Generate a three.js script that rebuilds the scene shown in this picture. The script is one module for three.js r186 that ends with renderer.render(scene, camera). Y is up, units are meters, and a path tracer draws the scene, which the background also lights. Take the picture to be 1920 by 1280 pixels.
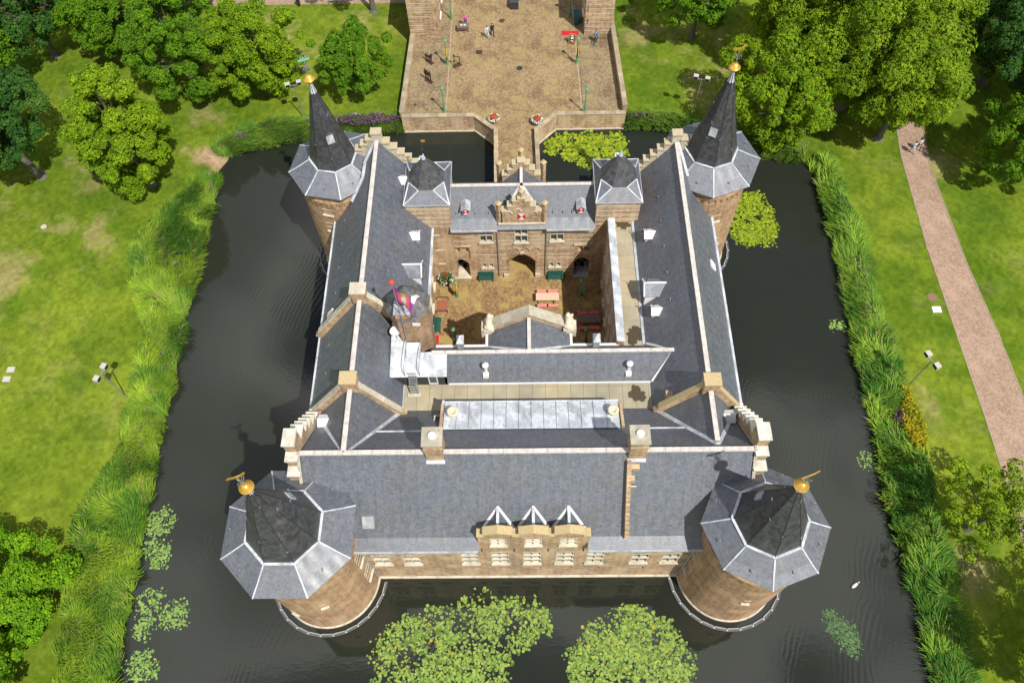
import * as THREE from 'three';
import { mergeGeometries } from 'three/addons/utils/BufferGeometryUtils.js';
import { MarchingCubes } from 'three/addons/objects/MarchingCubes.js';

// ---------------------------------------------------------------- camera, sky, sun, exposure
const scene = new THREE.Scene();
const camera = new THREE.PerspectiveCamera(46.41, 1024 / 682, 0.5, 900);
camera.position.set(0, 67.07, 33.25);
camera.rotation.set(-60.764 * Math.PI / 180, 1.986 * Math.PI / 180, -2.4255 * Math.PI / 180, 'YXZ');
const renderer = new THREE.WebGLRenderer({ antialias: true });
renderer.toneMapping = THREE.LinearToneMapping;
renderer.toneMappingExposure = 1.14;
renderer.shadowMap.enabled = true;
const SUN = new THREE.Vector3(2.07, 4.97, 2.76).normalize();
const sun = new THREE.DirectionalLight(new THREE.Color(1, 0.955, 0.88), 4.7);
sun.position.copy(SUN).multiplyScalar(120);
sun.castShadow = true; sun.shadow.mapSize.set(4096, 4096); sun.shadow.bias = -0.0005;
Object.assign(sun.shadow.camera, { left: -75, right: 75, top: 75, bottom: -75, near: 10, far: 300 });
scene.add(sun, sun.target);

// ---------------------------------------------------------------- small tools
function rng(seed) { let a = seed >>> 0; return () => { a = (a + 0x6D2B79F5) | 0; let t = Math.imul(a ^ (a >>> 15), 1 | a); t = (t + Math.imul(t ^ (t >>> 7), 61 | t)) ^ t; return ((t ^ (t >>> 14)) >>> 0) / 4294967296; }; }
const H = (x, y, s) => { let h = Math.imul(x, 374761393) + Math.imul(y, 668265263) + Math.imul(s, 974634777) | 0; h = Math.imul(h ^ (h >>> 13), 1274126177); return ((h ^ (h >>> 16)) >>> 0) / 4294967296; };
function vn(x, y, s = 0, per = 0) {            // value noise, optional period
  let xi = Math.floor(x), yi = Math.floor(y); const fx = x - xi, fy = y - yi, u = fx * fx * (3 - 2 * fx), v = fy * fy * (3 - 2 * fy);
  let x1 = xi + 1, y1 = yi + 1; if (per) { xi = ((xi % per) + per) % per; x1 = ((x1 % per) + per) % per; yi = ((yi % per) + per) % per; y1 = ((y1 % per) + per) % per; }
  const a = H(xi, yi, s), b = H(x1, yi, s), c = H(xi, y1, s), d = H(x1, y1, s);
  return a + (b - a) * u + (c - a) * v + (a - b - c + d) * u * v;
}
function fbm(x, y, o = 4, s = 0, per = 0) { let r = 0, a = 0.5, t = 0; for (let i = 0; i < o; i++) { r += a * vn(x, y, s + i, per); t += a; a *= 0.5; x *= 2; y *= 2; per *= 2; } return r / t; }
const mix = (a, b, t) => a + (b - a) * t, clamp = (x, a = 0, b = 1) => Math.min(b, Math.max(a, x)), sst = (a, b, x) => { x = clamp((x - a) / (b - a)); return x * x * (3 - 2 * x); };
const mix3 = (a, b, t) => [mix(a[0], b[0], t), mix(a[1], b[1], t), mix(a[2], b[2], t)];
const enc = (x) => 255 * clamp(x <= 0.0031308 ? x * 12.92 : 1.055 * Math.pow(x, 1 / 2.4) - 0.055);
function tex(w, h, fn, size, srgb = true) {    // fn(u,v) -> linear rgb, or a grey value; size = metres covered
  const d = new Uint8Array(w * h * 4);
  for (let j = 0; j < h; j++) for (let i = 0; i < w; i++) {
    const c = fn(i / w, j / h), k = (j * w + i) * 4;
    if (srgb) { d[k] = enc(c[0]); d[k + 1] = enc(c[1]); d[k + 2] = enc(c[2]); } else { const g = 255 * clamp(c); d[k] = d[k + 1] = d[k + 2] = g; }
    d[k + 3] = 255;
  }
  const t = new THREE.DataTexture(d, w, h); t.magFilter = THREE.LinearFilter; t.minFilter = THREE.LinearMipmapLinearFilter; t.generateMipmaps = true;
  t.wrapS = t.wrapT = THREE.RepeatWrapping; if (size) t.repeat.set(1 / size[0], 1 / size[1]); if (srgb) t.colorSpace = THREE.SRGBColorSpace; t.needsUpdate = true; return t;
}
const lin = (r, g, b) => new THREE.Color().setRGB(r, g, b);
const M = (c, rough = 0.8, o = {}) => new THREE.MeshPhysicalMaterial({ color: Array.isArray(c) ? lin(...c) : c, roughness: rough, side: THREE.DoubleSide, ...o });

// sky: blue air with scattered bright cumulus, the same all round
{
  const w = 1024, h = 512, d = new Float32Array(w * h * 4);
  for (let j = 0; j < h; j++) for (let i = 0; i < w; i++) {
    const lat = ((j + 0.5) / h - 0.5) * Math.PI, lon = ((i + 0.5) / w) * Math.PI * 2, y = Math.sin(lat);
    const el = Math.max(y, 0.02), cx = Math.cos(lon) * Math.cos(lat) / (el + 0.25), cz = Math.sin(lon) * Math.cos(lat) / (el + 0.25);
    let c = mix3([0.30, 0.36, 0.44], [0.07, 0.13, 0.27], Math.pow(clamp(y), 0.55));
    const n = fbm(cx * 2.6 + 25.9, cz * 2.6 + 22.4, 6, 5), cov = sst(0.50, 0.60, n), th = sst(0.54, 0.78, n);
    c = mix3(c, mix3([2.3, 2.28, 2.24], [0.7, 0.73, 0.78], th), cov);
    if (y < 0) c = [0.09, 0.10, 0.06];
    const k = (j * w + i) * 4; d[k] = c[0] * 0.58; d[k + 1] = c[1] * 0.58; d[k + 2] = c[2] * 0.58; d[k + 3] = 1;
  }
  const t = new THREE.DataTexture(d, w, h, THREE.RGBAFormat, THREE.FloatType); t.mapping = THREE.EquirectangularReflectionMapping; t.magFilter = THREE.LinearFilter; t.minFilter = THREE.LinearFilter; t.needsUpdate = true;
  scene.background = t; scene.environment = t;
}

// ---------------------------------------------------------------- geometry tools (uv in metres)
const v3 = (a) => new THREE.Vector3(a[0], a[1], a[2]);
function fromTris(pos, nor, uv) { const g = new THREE.BufferGeometry(); g.setAttribute('position', new THREE.Float32BufferAttribute(pos, 3)); g.setAttribute('normal', new THREE.Float32BufferAttribute(nor, 3)); g.setAttribute('uv', new THREE.Float32BufferAttribute(uv, 2)); return g; }
function poly(pts, holes = []) {               // flat polygon with holes in 3D; u level, v up the slope
  const P = pts.map(v3), n = new THREE.Vector3();
  for (let i = 0; i < P.length; i++) { const a = P[i], b = P[(i + 1) % P.length]; n.x += (a.y - b.y) * (a.z + b.z); n.y += (a.z - b.z) * (a.x + b.x); n.z += (a.x - b.x) * (a.y + b.y); }
  n.normalize();
  const u = Math.abs(n.y) > 0.999 ? new THREE.Vector3(1, 0, 0) : new THREE.Vector3(0, 1, 0).cross(n).normalize(), v = n.clone().cross(u);
  const to2 = (p) => new THREE.Vector2(p.dot(u), p.dot(v)), c2 = P.map(to2), hs = holes.map((h) => h.map(v3)), h2 = hs.map((h) => h.map(to2));
  const all = P.concat(...hs), a2 = c2.concat(...h2), pos = [], nor = [], uv = [];
  for (const f of THREE.ShapeUtils.triangulateShape(c2, h2)) {
    let [a, b, c] = f; const e = all[b].clone().sub(all[a]).cross(all[c].clone().sub(all[a])); if (e.dot(n) < 0) [b, c] = [c, b];
    for (const i of [a, b, c]) { pos.push(all[i].x, all[i].y, all[i].z); nor.push(n.x, n.y, n.z); uv.push(a2[i].x, a2[i].y); }
  }
  return fromTris(pos, nor, uv);
}
const add = (a, b, k = 1) => [a[0] + b[0] * k, a[1] + b[1] * k, a[2] + b[2] * k];
function prism(pts, d) {                       // closed solid: polygon swept along d
  const q = pts.map((p) => add(p, d)), g = [poly(q), poly([...pts].reverse())];
  for (let i = 0; i < pts.length; i++) { const j = (i + 1) % pts.length; g.push(poly([pts[i], pts[j], q[j], q[i]])); }
  return mergeGeometries(g);
}
const box = (x0, x1, y0, y1, z0, z1) => prism([[x0, y0, z0], [x0, y0, z1], [x1, y0, z1], [x1, y0, z0]].reverse(), [0, y1 - y0, 0]);
function bar(a, b, w, h = w, up = [0, 1, 0], lift = 0) {   // beam from a to b, w wide, h thick
  const A = v3(a), B = v3(b), t = B.clone().sub(A).normalize(), s = t.clone().cross(v3(up)); if (s.lengthSq() < 1e-6) s.set(1, 0, 0); s.normalize(); const n = s.clone().cross(t).normalize();
  A.addScaledVector(n, lift); B.addScaledVector(n, lift);
  const c = [[-1, -1], [1, -1], [1, 1], [-1, 1]].map(([i, j]) => A.clone().addScaledVector(s, i * w / 2).addScaledVector(n, j * h / 2).toArray());
  return prism(c, B.sub(A).toArray());
}
function lathe(pts, seg, x = 0, z = 0, rot = 0) {
  const g = new THREE.LatheGeometry(pts.map((p) => new THREE.Vector2(p[0], p[1])), seg).toNonIndexed(), uv = g.attributes.uv, po = g.attributes.position;
  const r = Math.max(...pts.map((p) => p[0]));
  for (let i = 0; i < uv.count; i++) uv.setXY(i, uv.getX(i) * 2 * Math.PI * r, po.getY(i));
  if (rot) g.rotateY(rot); g.translate(x, 0, z); return g;
}
function tube(pts, r, seg = 6, n = 12) { const g = new THREE.TubeGeometry(new THREE.CatmullRomCurve3(pts.map(v3)), n, r, seg).toNonIndexed(); return g; }
function cyl(a, b, r0, r1 = r0, seg = 8) {
  const A = v3(a), B = v3(b), L = A.distanceTo(B), g = new THREE.CylinderGeometry(r1, r0, L, seg).toNonIndexed();
  g.translate(0, L / 2, 0); g.applyQuaternion(new THREE.Quaternion().setFromUnitVectors(new THREE.Vector3(0, 1, 0), B.sub(A).normalize())); g.translate(...a); return g;
}
const ball = (x, y, z, r, sy = 1, a = 14, b = 10) => { const g = new THREE.SphereGeometry(r, a, b).toNonIndexed(); g.scale(1, sy, 1); g.translate(x, y, z); return g; };
const used = new Map();
function numbered(n) { const k = used.get(n) ?? 0; used.set(n, k + 1); return k ? `${n}_${String(k).padStart(3, '0')}` : n; }
function tag(o, label, category, group, kind) { o.userData = { ...o.userData, label, category }; if (group) o.userData.group = group; if (kind) o.userData.kind = kind; return o; }
function thing(name, label, category, pos = [0, 0, 0], group, turn = 0) { const o = new THREE.Group(); o.name = numbered(name); o.position.set(...pos); o.rotation.y = turn; scene.add(o); return tag(o, label, category, group); }
function part(name, geos, mat, parent) { const g = Array.isArray(geos) ? (geos.length > 1 ? mergeGeometries(geos) : geos[0]) : geos; const m = new THREE.Mesh(g, mat); m.name = name; parent.add(m); return m; }
function struct(name, geos, mat, label) { const m = part(name, geos, mat, scene); m.name = numbered(name); m.userData = { kind: 'structure', label }; return m; }
const lump = (m) => { m.userData.kind = 'stuff'; return m; };
function copyOf(o, pos, label, turn) { const c = o.clone(); c.name = numbered(o.name.replace(/_\d{3}$/, '')); c.userData = { ...o.userData, label }; c.position.set(...pos); if (turn !== undefined) c.rotation.y = turn; scene.add(c); return c; }
// a wall's own frame: o = origin, u = along the wall, n = outwards
function frame(o, u, n) { const at = (a, b, c = 0) => [o[0] + u[0] * a + n[0] * c, o[1] + b, o[2] + u[2] * a + n[2] * c]; return { at, box: (a0, a1, b0, b1, c0, c1) => prism([at(a0, b0, c0), at(a1, b0, c0), at(a1, b0, c1), at(a0, b0, c1)], [0, b1 - b0, 0]) }; }
function wallFace(F, outline, holes, depth = 0.3) {
  const g = [poly(outline.map(([a, b]) => F.at(a, b)), holes.map((h) => h.map(([a, b]) => F.at(a, b))))];
  for (const h of holes) for (let i = 0; i < h.length; i++) { const p = h[i], q = h[(i + 1) % h.length]; g.push(poly([F.at(p[0], p[1]), F.at(q[0], q[1]), F.at(q[0], q[1], -depth), F.at(p[0], p[1], -depth)])); }
  return g;
}
const rect = (a0, a1, b0, b1) => [[a0, b0], [a1, b0], [a1, b1], [a0, b1]];
function arch(a0, a1, b0, b1, rise) { const p = [[a0, b0], [a1, b0]]; for (let i = 0; i <= 10; i++) { const t = i / 10; p.push([mix(a1, a0, t), b1 - rise + rise * Math.sin(Math.PI * t)]); } return p; }

// ---------------------------------------------------------------- materials
const brickTex = tex(768, 768, (u, v) => {           // 6 m of brickwork, soft lime joints
  const X = u * 6, Y = v * 6, row = Math.floor(Y / 0.0625), off = (row & 1) * 0.115, cx = (X + off) / 0.23, col = Math.floor(cx) % 26, fx = cx - Math.floor(cx), fy = Y / 0.0625 - row;
  const r = H(col, row % 96, 3), big = fbm(u * 5, v * 5, 4, 21, 5), st = fbm(u * 6, v * 24, 4, 8, 6), ban = fbm(u * 3, v * 48, 2, 26, 3), blo = fbm(u * 22, v * 40, 2, 28, 2);
  let c = mix3([0.24, 0.135, 0.072], [0.56, 0.385, 0.225], clamp(r * 0.7 + (big - 0.5) * 1.1 + (ban - 0.5) * 0.9 + (blo - 0.5) * 0.9 + 0.2));
  if (r > 0.9) c = mix3(c, [0.14, 0.095, 0.07], 0.7); if (r < 0.06) c = mix3(c, [0.62, 0.5, 0.36], 0.7);
  c = mix3(c, [0.17, 0.135, 0.085], sst(0.5, 0.72, st) * 0.6); c = mix3(c, [0.60, 0.47, 0.31], sst(0.52, 0.75, big) * 0.45);
  const j = (fx < 0.05 || fy < 0.16) ? 0.5 : 0; return mix3(c, [0.50, 0.42, 0.31], j);
}, [6, 6]);
const brickBump = tex(768, 768, (u, v) => { const X = u * 6, Y = v * 6, row = Math.floor(Y / 0.0625), cx = (X + (row & 1) * 0.115) / 0.23, fx = cx - Math.floor(cx), fy = Y / 0.0625 - row; return (fx < 0.05 || fy < 0.16) ? 0.1 : 0.6 + 0.4 * H(Math.floor(cx) % 26, row % 96, 5); }, [6, 6], false);
const slateTex = tex(768, 768, (u, v) => {           // 7.2 m of small slates with run-off streaks
  const X = u * 7.2, Y = v * 7.2, row = Math.floor(Y / 0.15), cx = X / 0.18 + (row & 1) * 0.5, col = Math.floor(cx) % 40, fx = cx - Math.floor(cx), fy = Y / 0.15 - row;
  const r = H(col, row % 48, 4), big = fbm(u * 4, v * 4, 5, 30, 4), st = fbm(u * 60, v * 5, 3, 12, 5), fl = fbm(u * 24, v * 24, 3, 40, 24);
  let k = 0.1 + 0.05 * (r - 0.5) + 0.035 * (big - 0.5) + 0.045 * (st - 0.5) + 0.03 * (fl - 0.5); if (fx < 0.06 || fy < 0.1) k *= 0.72;
  const tint = sst(0.4, 0.7, fbm(u * 6, v * 6, 3, 60, 6)); return [k * mix(0.86, 0.94, tint), k * mix(1.0, 1.02, tint), k * mix(1.30, 1.20, tint)];
}, [7.2, 7.2]);
const slateBump = tex(768, 768, (u, v) => { const X = u * 7.2, Y = v * 7.2, row = Math.floor(Y / 0.15), cx = X / 0.18 + (row & 1) * 0.5, fx = cx - Math.floor(cx), fy = Y / 0.15 - row; return (fx < 0.06 ? 0.2 : 0.55 + 0.25 * H(Math.floor(cx) % 40, row % 48, 4)) * (1 - 0.5 * fy); }, [7.2, 7.2], false);
const slateRough = tex(512, 512, (u, v) => clamp(0.55 + 0.25 * (fbm(u * 14, v * 6, 4, 70, 2) - 0.4)), [7.2, 7.2], false);
const spireTex = tex(512, 512, (u, v) => {
  const row = Math.floor(v * 6 / 0.2), cx = u * 6 / 0.25 + (row & 1) * 0.5, r = H(Math.floor(cx) % 24, row % 30, 9), b = fbm(u * 5, v * 5, 5, 80, 5), w = fbm(u * 24, v * 6, 4, 85, 6);
  const q = 0.05 + 0.034 * (r - 0.5) + 0.022 * (b - 0.5); let c = [q, q * 1.04, q * 1.12];
  return mix3(c, [0.17, 0.17, 0.155], sst(0.62, 0.8, w) * 0.3 * sst(0.45, 0.65, b));
}, [6, 6]);
const paveTex = (hues, seed, moss, size = 8) => tex(640, 640, (u, v) => {   // laid clinkers, herringbone-like, seen from far
  const X = u * size, Y = v * size, a = Math.floor(X / 0.1), b = Math.floor(Y / 0.1), k = ((a + b) % 4 + 4) % 4, cell = k < 2 ? [a - (k === 1 ? 1 : 0), b] : [a, b - (k === 3 ? 1 : 0)];
  const r = H(cell[0], cell[1], seed), big = fbm(u * 5, v * 5, 5, seed + 2, 5), mid = fbm(u * 40, v * 40, 3, seed + 9, 40);
  let c = mix3(hues[0], hues[1], clamp(r * 0.8 + (big - 0.5) * 0.9 + (mid - 0.5) * 0.7 + 0.1));
  return mix3(c, hues[2], sst(0.5, 0.72, fbm(u * 9, v * 9, 5, seed + 5, 9)) * moss);
}, [size, size]);
const leadTex = tex(512, 512, (u, v) => { const a = fbm(u * 6, v * 6, 5, 90, 6), b = fbm(u * 3 + 2 * a, v * 3 + 2 * a, 4, 95, 3), k = 0.42 + 0.55 * (b - 0.45) + 0.12 * (fbm(u * 40, v * 40, 3, 99, 40) - 0.5); return [k * 0.94, k * 1.0, k * 1.08]; }, [4, 4]);
const deckTex = tex(512, 512, (u, v) => { const a = fbm(u * 4, v * 4, 5, 110, 4), b = fbm(u * 30, v * 10, 4, 115, 10); let c = mix3([0.25, 0.225, 0.16], [0.44, 0.39, 0.27], clamp(a * 1.3 - 0.1)); return mix3(c, [0.36, 0.25, 0.12], sst(0.55, 0.75, b) * 0.35); }, [6, 6]);
const stoneTex = tex(512, 512, (u, v) => { const a = fbm(u * 6, v * 6, 5, 130, 6), b = fbm(u * 20, v * 20, 4, 135, 20); let c = mix3([0.40, 0.36, 0.28], [0.66, 0.61, 0.50], clamp(a * 1.4 - 0.2)); return mix3(c, [0.36, 0.27, 0.10], sst(0.6, 0.75, b) * 0.5); }, [3, 3]);
const ridgeTex = tex(512, 512, (u, v) => { const b = fbm(u * 14, v * 14, 4, 140, 14), s = Math.abs(((u * 12) % 1) - 0.5) > 0.47 ? 0.75 : 1; return [(0.5 + 0.3 * (b - 0.5)) * s, (0.46 + 0.28 * (b - 0.5)) * s, (0.43 + 0.28 * (b - 0.5)) * s]; }, [4, 4]);
const lichenTex = tex(256, 256, (u, v) => mix3([0.42, 0.30, 0.12], [0.52, 0.44, 0.28], fbm(u * 16, v * 16, 4, 150, 16) * 1.2 - 0.1), [1.5, 1.5]);
const lichen2Tex = tex(256, 256, (u, v) => mix3([0.38, 0.31, 0.19], [0.52, 0.45, 0.32], fbm(u * 16, v * 16, 4, 155, 16) * 1.3 - 0.15), [1.5, 1.5]);
const barkTex = tex(256, 256, (u, v) => { const k = 0.11 + 0.12 * (fbm(u * 30, v * 6, 4, 160, 6) - 0.4); return [k * 1.1, k, k * 0.85]; }, [2, 2]);
const mat = {
  brick: M([1.06, 1.06, 1.04], 0.92, { map: brickTex, bumpMap: brickBump, bumpScale: 0.012 }),
  brickRed: M([0.84, 0.76, 0.72], 0.92, { map: brickTex, bumpMap: brickBump, bumpScale: 0.012 }),
  brickTower: M([0.95, 0.87, 0.80], 0.92, { map: brickTex, bumpMap: brickBump, bumpScale: 0.014 }),
  slate: M([1, 1, 1], 1, { map: slateTex, bumpMap: slateBump, bumpScale: 0.006, roughnessMap: slateRough, ior: 2.1 }),
  spire: M([1, 1, 1], 0.5, { map: spireTex, bumpMap: slateBump, bumpScale: 0.003 }),
  lead: M([1, 1, 1], 0.5, { map: leadTex }), zinc: M([1.6, 1.6, 1.6], 0.45, { map: leadTex, metalness: 0.25 }), white: M([0.72, 0.72, 0.71], 0.6),
  flash: M([1.35, 1.35, 1.35], 0.5, { map: leadTex }), deck: M([1, 1, 1], 0.85, { map: deckTex }), deck2: M([0.9, 0.92, 0.95], 0.85, { map: deckTex }), deck3: M([1.07, 1.03, 0.98], 0.85, { map: deckTex }),
  stone: M([1, 1, 1], 0.88, { map: stoneTex }), paleStone: M([1.0, 1.0, 1.0], 0.85, { map: stoneTex }), ridge: M([1.1, 1.1, 1.1], 0.85, { map: ridgeTex }), lichen: M([1, 1, 1], 0.95, { map: lichenTex }), lichen2: M([1, 1, 1], 0.95, { map: lichen2Tex }), cap: M([0.75, 0.75, 0.75], 0.9, { map: stoneTex }),
  glass: M([0.022, 0.026, 0.028], 0.08), dark: M([0.018, 0.017, 0.016], 0.9), hook: M([0.24, 0.24, 0.25], 0.4), iron: M([0.03, 0.03, 0.033], 0.5), steel: M([0.32, 0.33, 0.34], 0.4, { metalness: 0.4 }), gold: M([0.85, 0.50, 0.10], 0.28, { metalness: 0.7 }), patina: M([0.22, 0.48, 0.36], 0.7),
  green: M([0.05, 0.26, 0.10], 0.4), lampGreen: M([0.09, 0.30, 0.13], 0.5), bench: M([0.012, 0.085, 0.065], 0.45), red: M([0.55, 0.012, 0.02], 0.6), carpet: M([0.5, 0.006, 0.02], 0.95), pinkWood: M([0.62, 0.44, 0.33], 0.8), redWood: M([0.62, 0.10, 0.09], 0.7), greyWood: M([0.16, 0.125, 0.115], 0.85), rose: M([0.66, 0.22, 0.19], 0.75),
  yellow: M([0.75, 0.50, 0.02], 0.7), teal: M([0.05, 0.32, 0.26], 0.7), violet: M([0.07, 0.02, 0.14], 0.7), rust: M([0.07, 0.038, 0.022], 0.85), bark: M([1, 1, 1], 0.95, { map: barkTex }), soil: M([0.06, 0.045, 0.03], 1), terracotta: M([0.28, 0.10, 0.05], 0.8), oak: M([0.42, 0.19, 0.05], 0.7), silver: M([0.45, 0.43, 0.40], 0.85),
  lead2: M([0.5, 0.52, 0.56], 0.6, { map: leadTex }), coverBrown: M([0.2, 0.13, 0.08], 0.9), door: M([0.13, 0.08, 0.05], 0.7), boom: M([0.12, 0.12, 0.12], 0.6), coping: M([0.62, 0.56, 0.50], 0.92, { map: stoneTex }), coping2: M([0.74, 0.66, 0.56], 0.92, { map: stoneTex }), sillBrick: M([0.62, 0.6, 0.6], 0.9, { map: brickTex }),
  puddle: M([0.075, 0.055, 0.032], 0.28), binTeal: M([0.01, 0.10, 0.11], 0.5),
};
mat.leaf = (c, t = 0.3) => M(c, 0.75, { transmission: t, thickness: 0, specularIntensity: 0.25 });

// ---------------------------------------------------------------- ground, moat, paths
const resample = (pts, n) => { const L = [0]; for (let i = 1; i < pts.length; i++) L.push(L[i - 1] + Math.hypot(pts[i][0] - pts[i - 1][0], pts[i][1] - pts[i - 1][1])); const out = []; for (let k = 0; k < n; k++) { const d = L[L.length - 1] * k / (n - 1); let i = 1; while (i < L.length - 1 && L[i] < d) i++; const t = (d - L[i - 1]) / (L[i] - L[i - 1] || 1); out.push([mix(pts[i - 1][0], pts[i][0], t), mix(pts[i - 1][1], pts[i][1], t)]); } return out; };
const bankL = { w: resample([[-32, 40], [-32.5, 26], [-32.7, 22], [-32.8, 18.7], [-32.9, 16], [-33, 12.3], [-33.3, 8.4], [-33.5, 4.3], [-33.4, 1], [-33.5, -2.4], [-33.5, -7.1], [-33.4, -10.9], [-33.3, -16.2], [-33.3, -20.4], [-33.4, -25.2], [-33.3, -27]], 44), l: resample([[-36.4, 40], [-36.6, 26.2], [-37.2, 22.4], [-38, 18.6], [-38.3, 16], [-38.8, 12.9], [-37.2, 10.1], [-36.2, 6.1], [-36.2, 2.5], [-36.2, -0.2], [-37, -3.6], [-36.9, -6], [-38.1, -8.4], [-39.9, -12.2], [-40.4, -16.2], [-38.6, -19.6], [-36.1, -22.8], [-34.6, -25.9]], 44) };
const bankT = { w: resample([[-32.6, -28.4], [-32.4, -29.1], [-30.7, -29.6], [-27.8, -30.3], [-25.4, -30.8], [-23, -31], [-17, -31.6], [-13.6, -31.8]], 16), l: resample([[-34.6, -28.6], [-33.5, -29.9], [-31.7, -31.4], [-28.9, -32.6], [-25.3, -32.9], [-20.4, -32.7], [-16.8, -32.9], [-13.6, -33]], 16) };
const bankTR = { w: resample([[11.4, -31.7], [14.1, -31.7], [16.8, -31.4], [20.8, -29.8], [24.6, -27.5], [27.4, -26.6], [30.3, -26.4]], 14), l: resample([[11.4, -33], [14.3, -33], [17.5, -32.6], [21.5, -31], [25.2, -28.8], [27.8, -27.9], [31, -27.6]], 14) };
const bankR = { w: resample([[31.5, -25], [31.9, -21.3], [31.9, -17.1], [31.9, -13.1], [31.8, -8.6], [31.6, -3.8], [31.4, 0.7], [31.4, 5], [31.3, 8.5], [31.1, 11.5], [31.1, 14.3], [31.2, 17.4], [31.5, 19.9], [31.5, 23.2], [31.3, 26.3], [31.2, 40]], 40), l: resample([[32.8, -25.4], [33.8, -19.7], [34.3, -14.2], [34.1, -8.5], [34.1, -5], [34.3, -0.4], [34.3, 2.8], [34.8, 5.9], [34.8, 8.8], [34.5, 13.1], [34.2, 16.2], [34.1, 19.5], [33.9, 22], [33.9, 24.7], [33.7, 26.6], [33.6, 40]], 40) };
const Wl = [...bankL.w, ...bankT.w, ...bankTR.w, ...bankR.w], Ll = [...bankL.l, ...bankT.l, ...bankTR.l, ...bankR.l], LAWN = 1.0;
const dry = [[-24, -44, 7], [-36, -33, 4], [-30, -48, 5], [-47, -27, 6], [-54, -22, 6], [22, -40, 9], [15, -46, 6], [-46, -17, 6], [-52, -12, 7], [-19, -48, 5], [37, 3, 3], [36, 18, 3], [44, -25, 4], [-35.2, -27.6, 2.6], [-46, -42, 5], [-38, -28, 3]];
const lawnLow = (() => { const n = 640, d = new Float32Array(n * n * 3); for (let j = 0; j < n; j++) for (let i = 0; i < n; i++) {
  const x = i / n * 150 - 75, z = j / n * 150 - 90, a = fbm(x / 9, z / 9, 5, 200), b = fbm(x / 2.2, z / 2.2, 3, 210), g = fbm(x / 26, z / 26, 3, 230);
  let c = mix3([0.085, 0.148, 0.011], [0.185, 0.24, 0.022], clamp((a - 0.5) * 1.7 + (b - 0.5) * 1.1 + (g - 0.5) * 0.8 + 0.5)); c = mix3(c, [0.06, 0.115, 0.014], sst(0.5, 0.8, fbm(x / 3, z / 3, 4, 240)) * 0.4);
  let q = 0; for (const [cx, cz, r] of dry) q = Math.max(q, 1 - Math.hypot(x - cx, z - cz) / r); q = clamp(q * 1.2);
  const patch = sst(0.5, 0.72, fbm(x / 1.8, z / 1.8, 4, 250) * 0.6 + fbm(x / 6, z / 6, 3, 255) * 0.4 + q * 0.16 - 0.045); c = mix3(c, [0.33, 0.27, 0.12], patch * (0.16 + 0.5 * q));
  c = mix3(c, [0.38, 0.27, 0.16], sst(0.25, 0.8, 1 - Math.hypot(x + 34.6, (z + 27.4) * 1.3) / 3.4 + (b - 0.5) * 0.5)); d.set(c, (j * n + i) * 3); }
  return (u, v, k) => { const x = u * n, y = v * n, i = Math.min(n - 2, x | 0), j = Math.min(n - 2, y | 0), fx = x - i, fy = y - j, at = (p, q) => d[((j + q) * n + i + p) * 3 + k]; return mix(mix(at(0, 0), at(1, 0), fx), mix(at(0, 1), at(1, 1), fx), fy); }; })();
const lawnTex = tex(2048, 2048, (u, v) => { const x = u * 150, z = v * 150, k = 0.66 + 0.68 * (0.6 * vn(x * 2.6, z * 2.6, 220) + 0.4 * vn(x * 6.1, z * 6.1, 221)); return [lawnLow(u, v, 0) * k, lawnLow(u, v, 1) * k, lawnLow(u, v, 2) * k]; });
lawnTex.repeat.set(1 / 150, 1 / 150); lawnTex.offset.set(0.5, 0.6); lawnTex.wrapS = lawnTex.wrapT = THREE.MirroredRepeatWrapping;
const lawnBump = tex(512, 512, (u, v) => fbm(u * 64, v * 64, 3, 260, 64) * 0.7 + 0.3 * H(Math.floor(u * 512), Math.floor(v * 512), 3), [5, 5], false);
mat.lawn = M([1, 1, 1], 0.95, { map: lawnTex, bumpMap: lawnBump, bumpScale: 0.06, specularIntensity: 0.05 });
const area2 = (p) => p.reduce((s, a, i) => { const b = p[(i + 1) % p.length]; return s + a[0] * b[1] - b[0] * a[1]; }, 0);
const flatXZ = (pts, y, holes = []) => { const g = poly((area2(pts) > 0 ? [...pts].reverse() : [...pts]).map(([x, z]) => [x, y, z]), holes.map((h) => h.map(([x, z]) => [x, y, z]))), p = g.attributes.position, n = g.attributes.normal, uv = g.attributes.uv; for (let i = 0; i < uv.count; i++) { uv.setXY(i, p.getX(i), p.getZ(i)); n.setXYZ(i, 0, 1, 0); } return g; };
{
  const g = [flatXZ([[-260, -260], [260, -260], [260, 200], [-260, 200]], LAWN, [Ll])], N = Wl.length;
  for (let i = 0; i < N; i++) { const j = (i + 1) % N; const q = poly([[Ll[i][0], LAWN, Ll[i][1]], [Ll[j][0], LAWN, Ll[j][1]], [Wl[j][0], -0.25, Wl[j][1]], [Wl[i][0], -0.25, Wl[i][1]]]), p = q.attributes.position, uv = q.attributes.uv; for (let k = 0; k < uv.count; k++) uv.setXY(k, p.getX(k), p.getZ(k)); g.push(q); }
  struct('lawn', g, mat.lawn, 'mown park lawn with dry patches and grassy banks round the moat');
}
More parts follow.
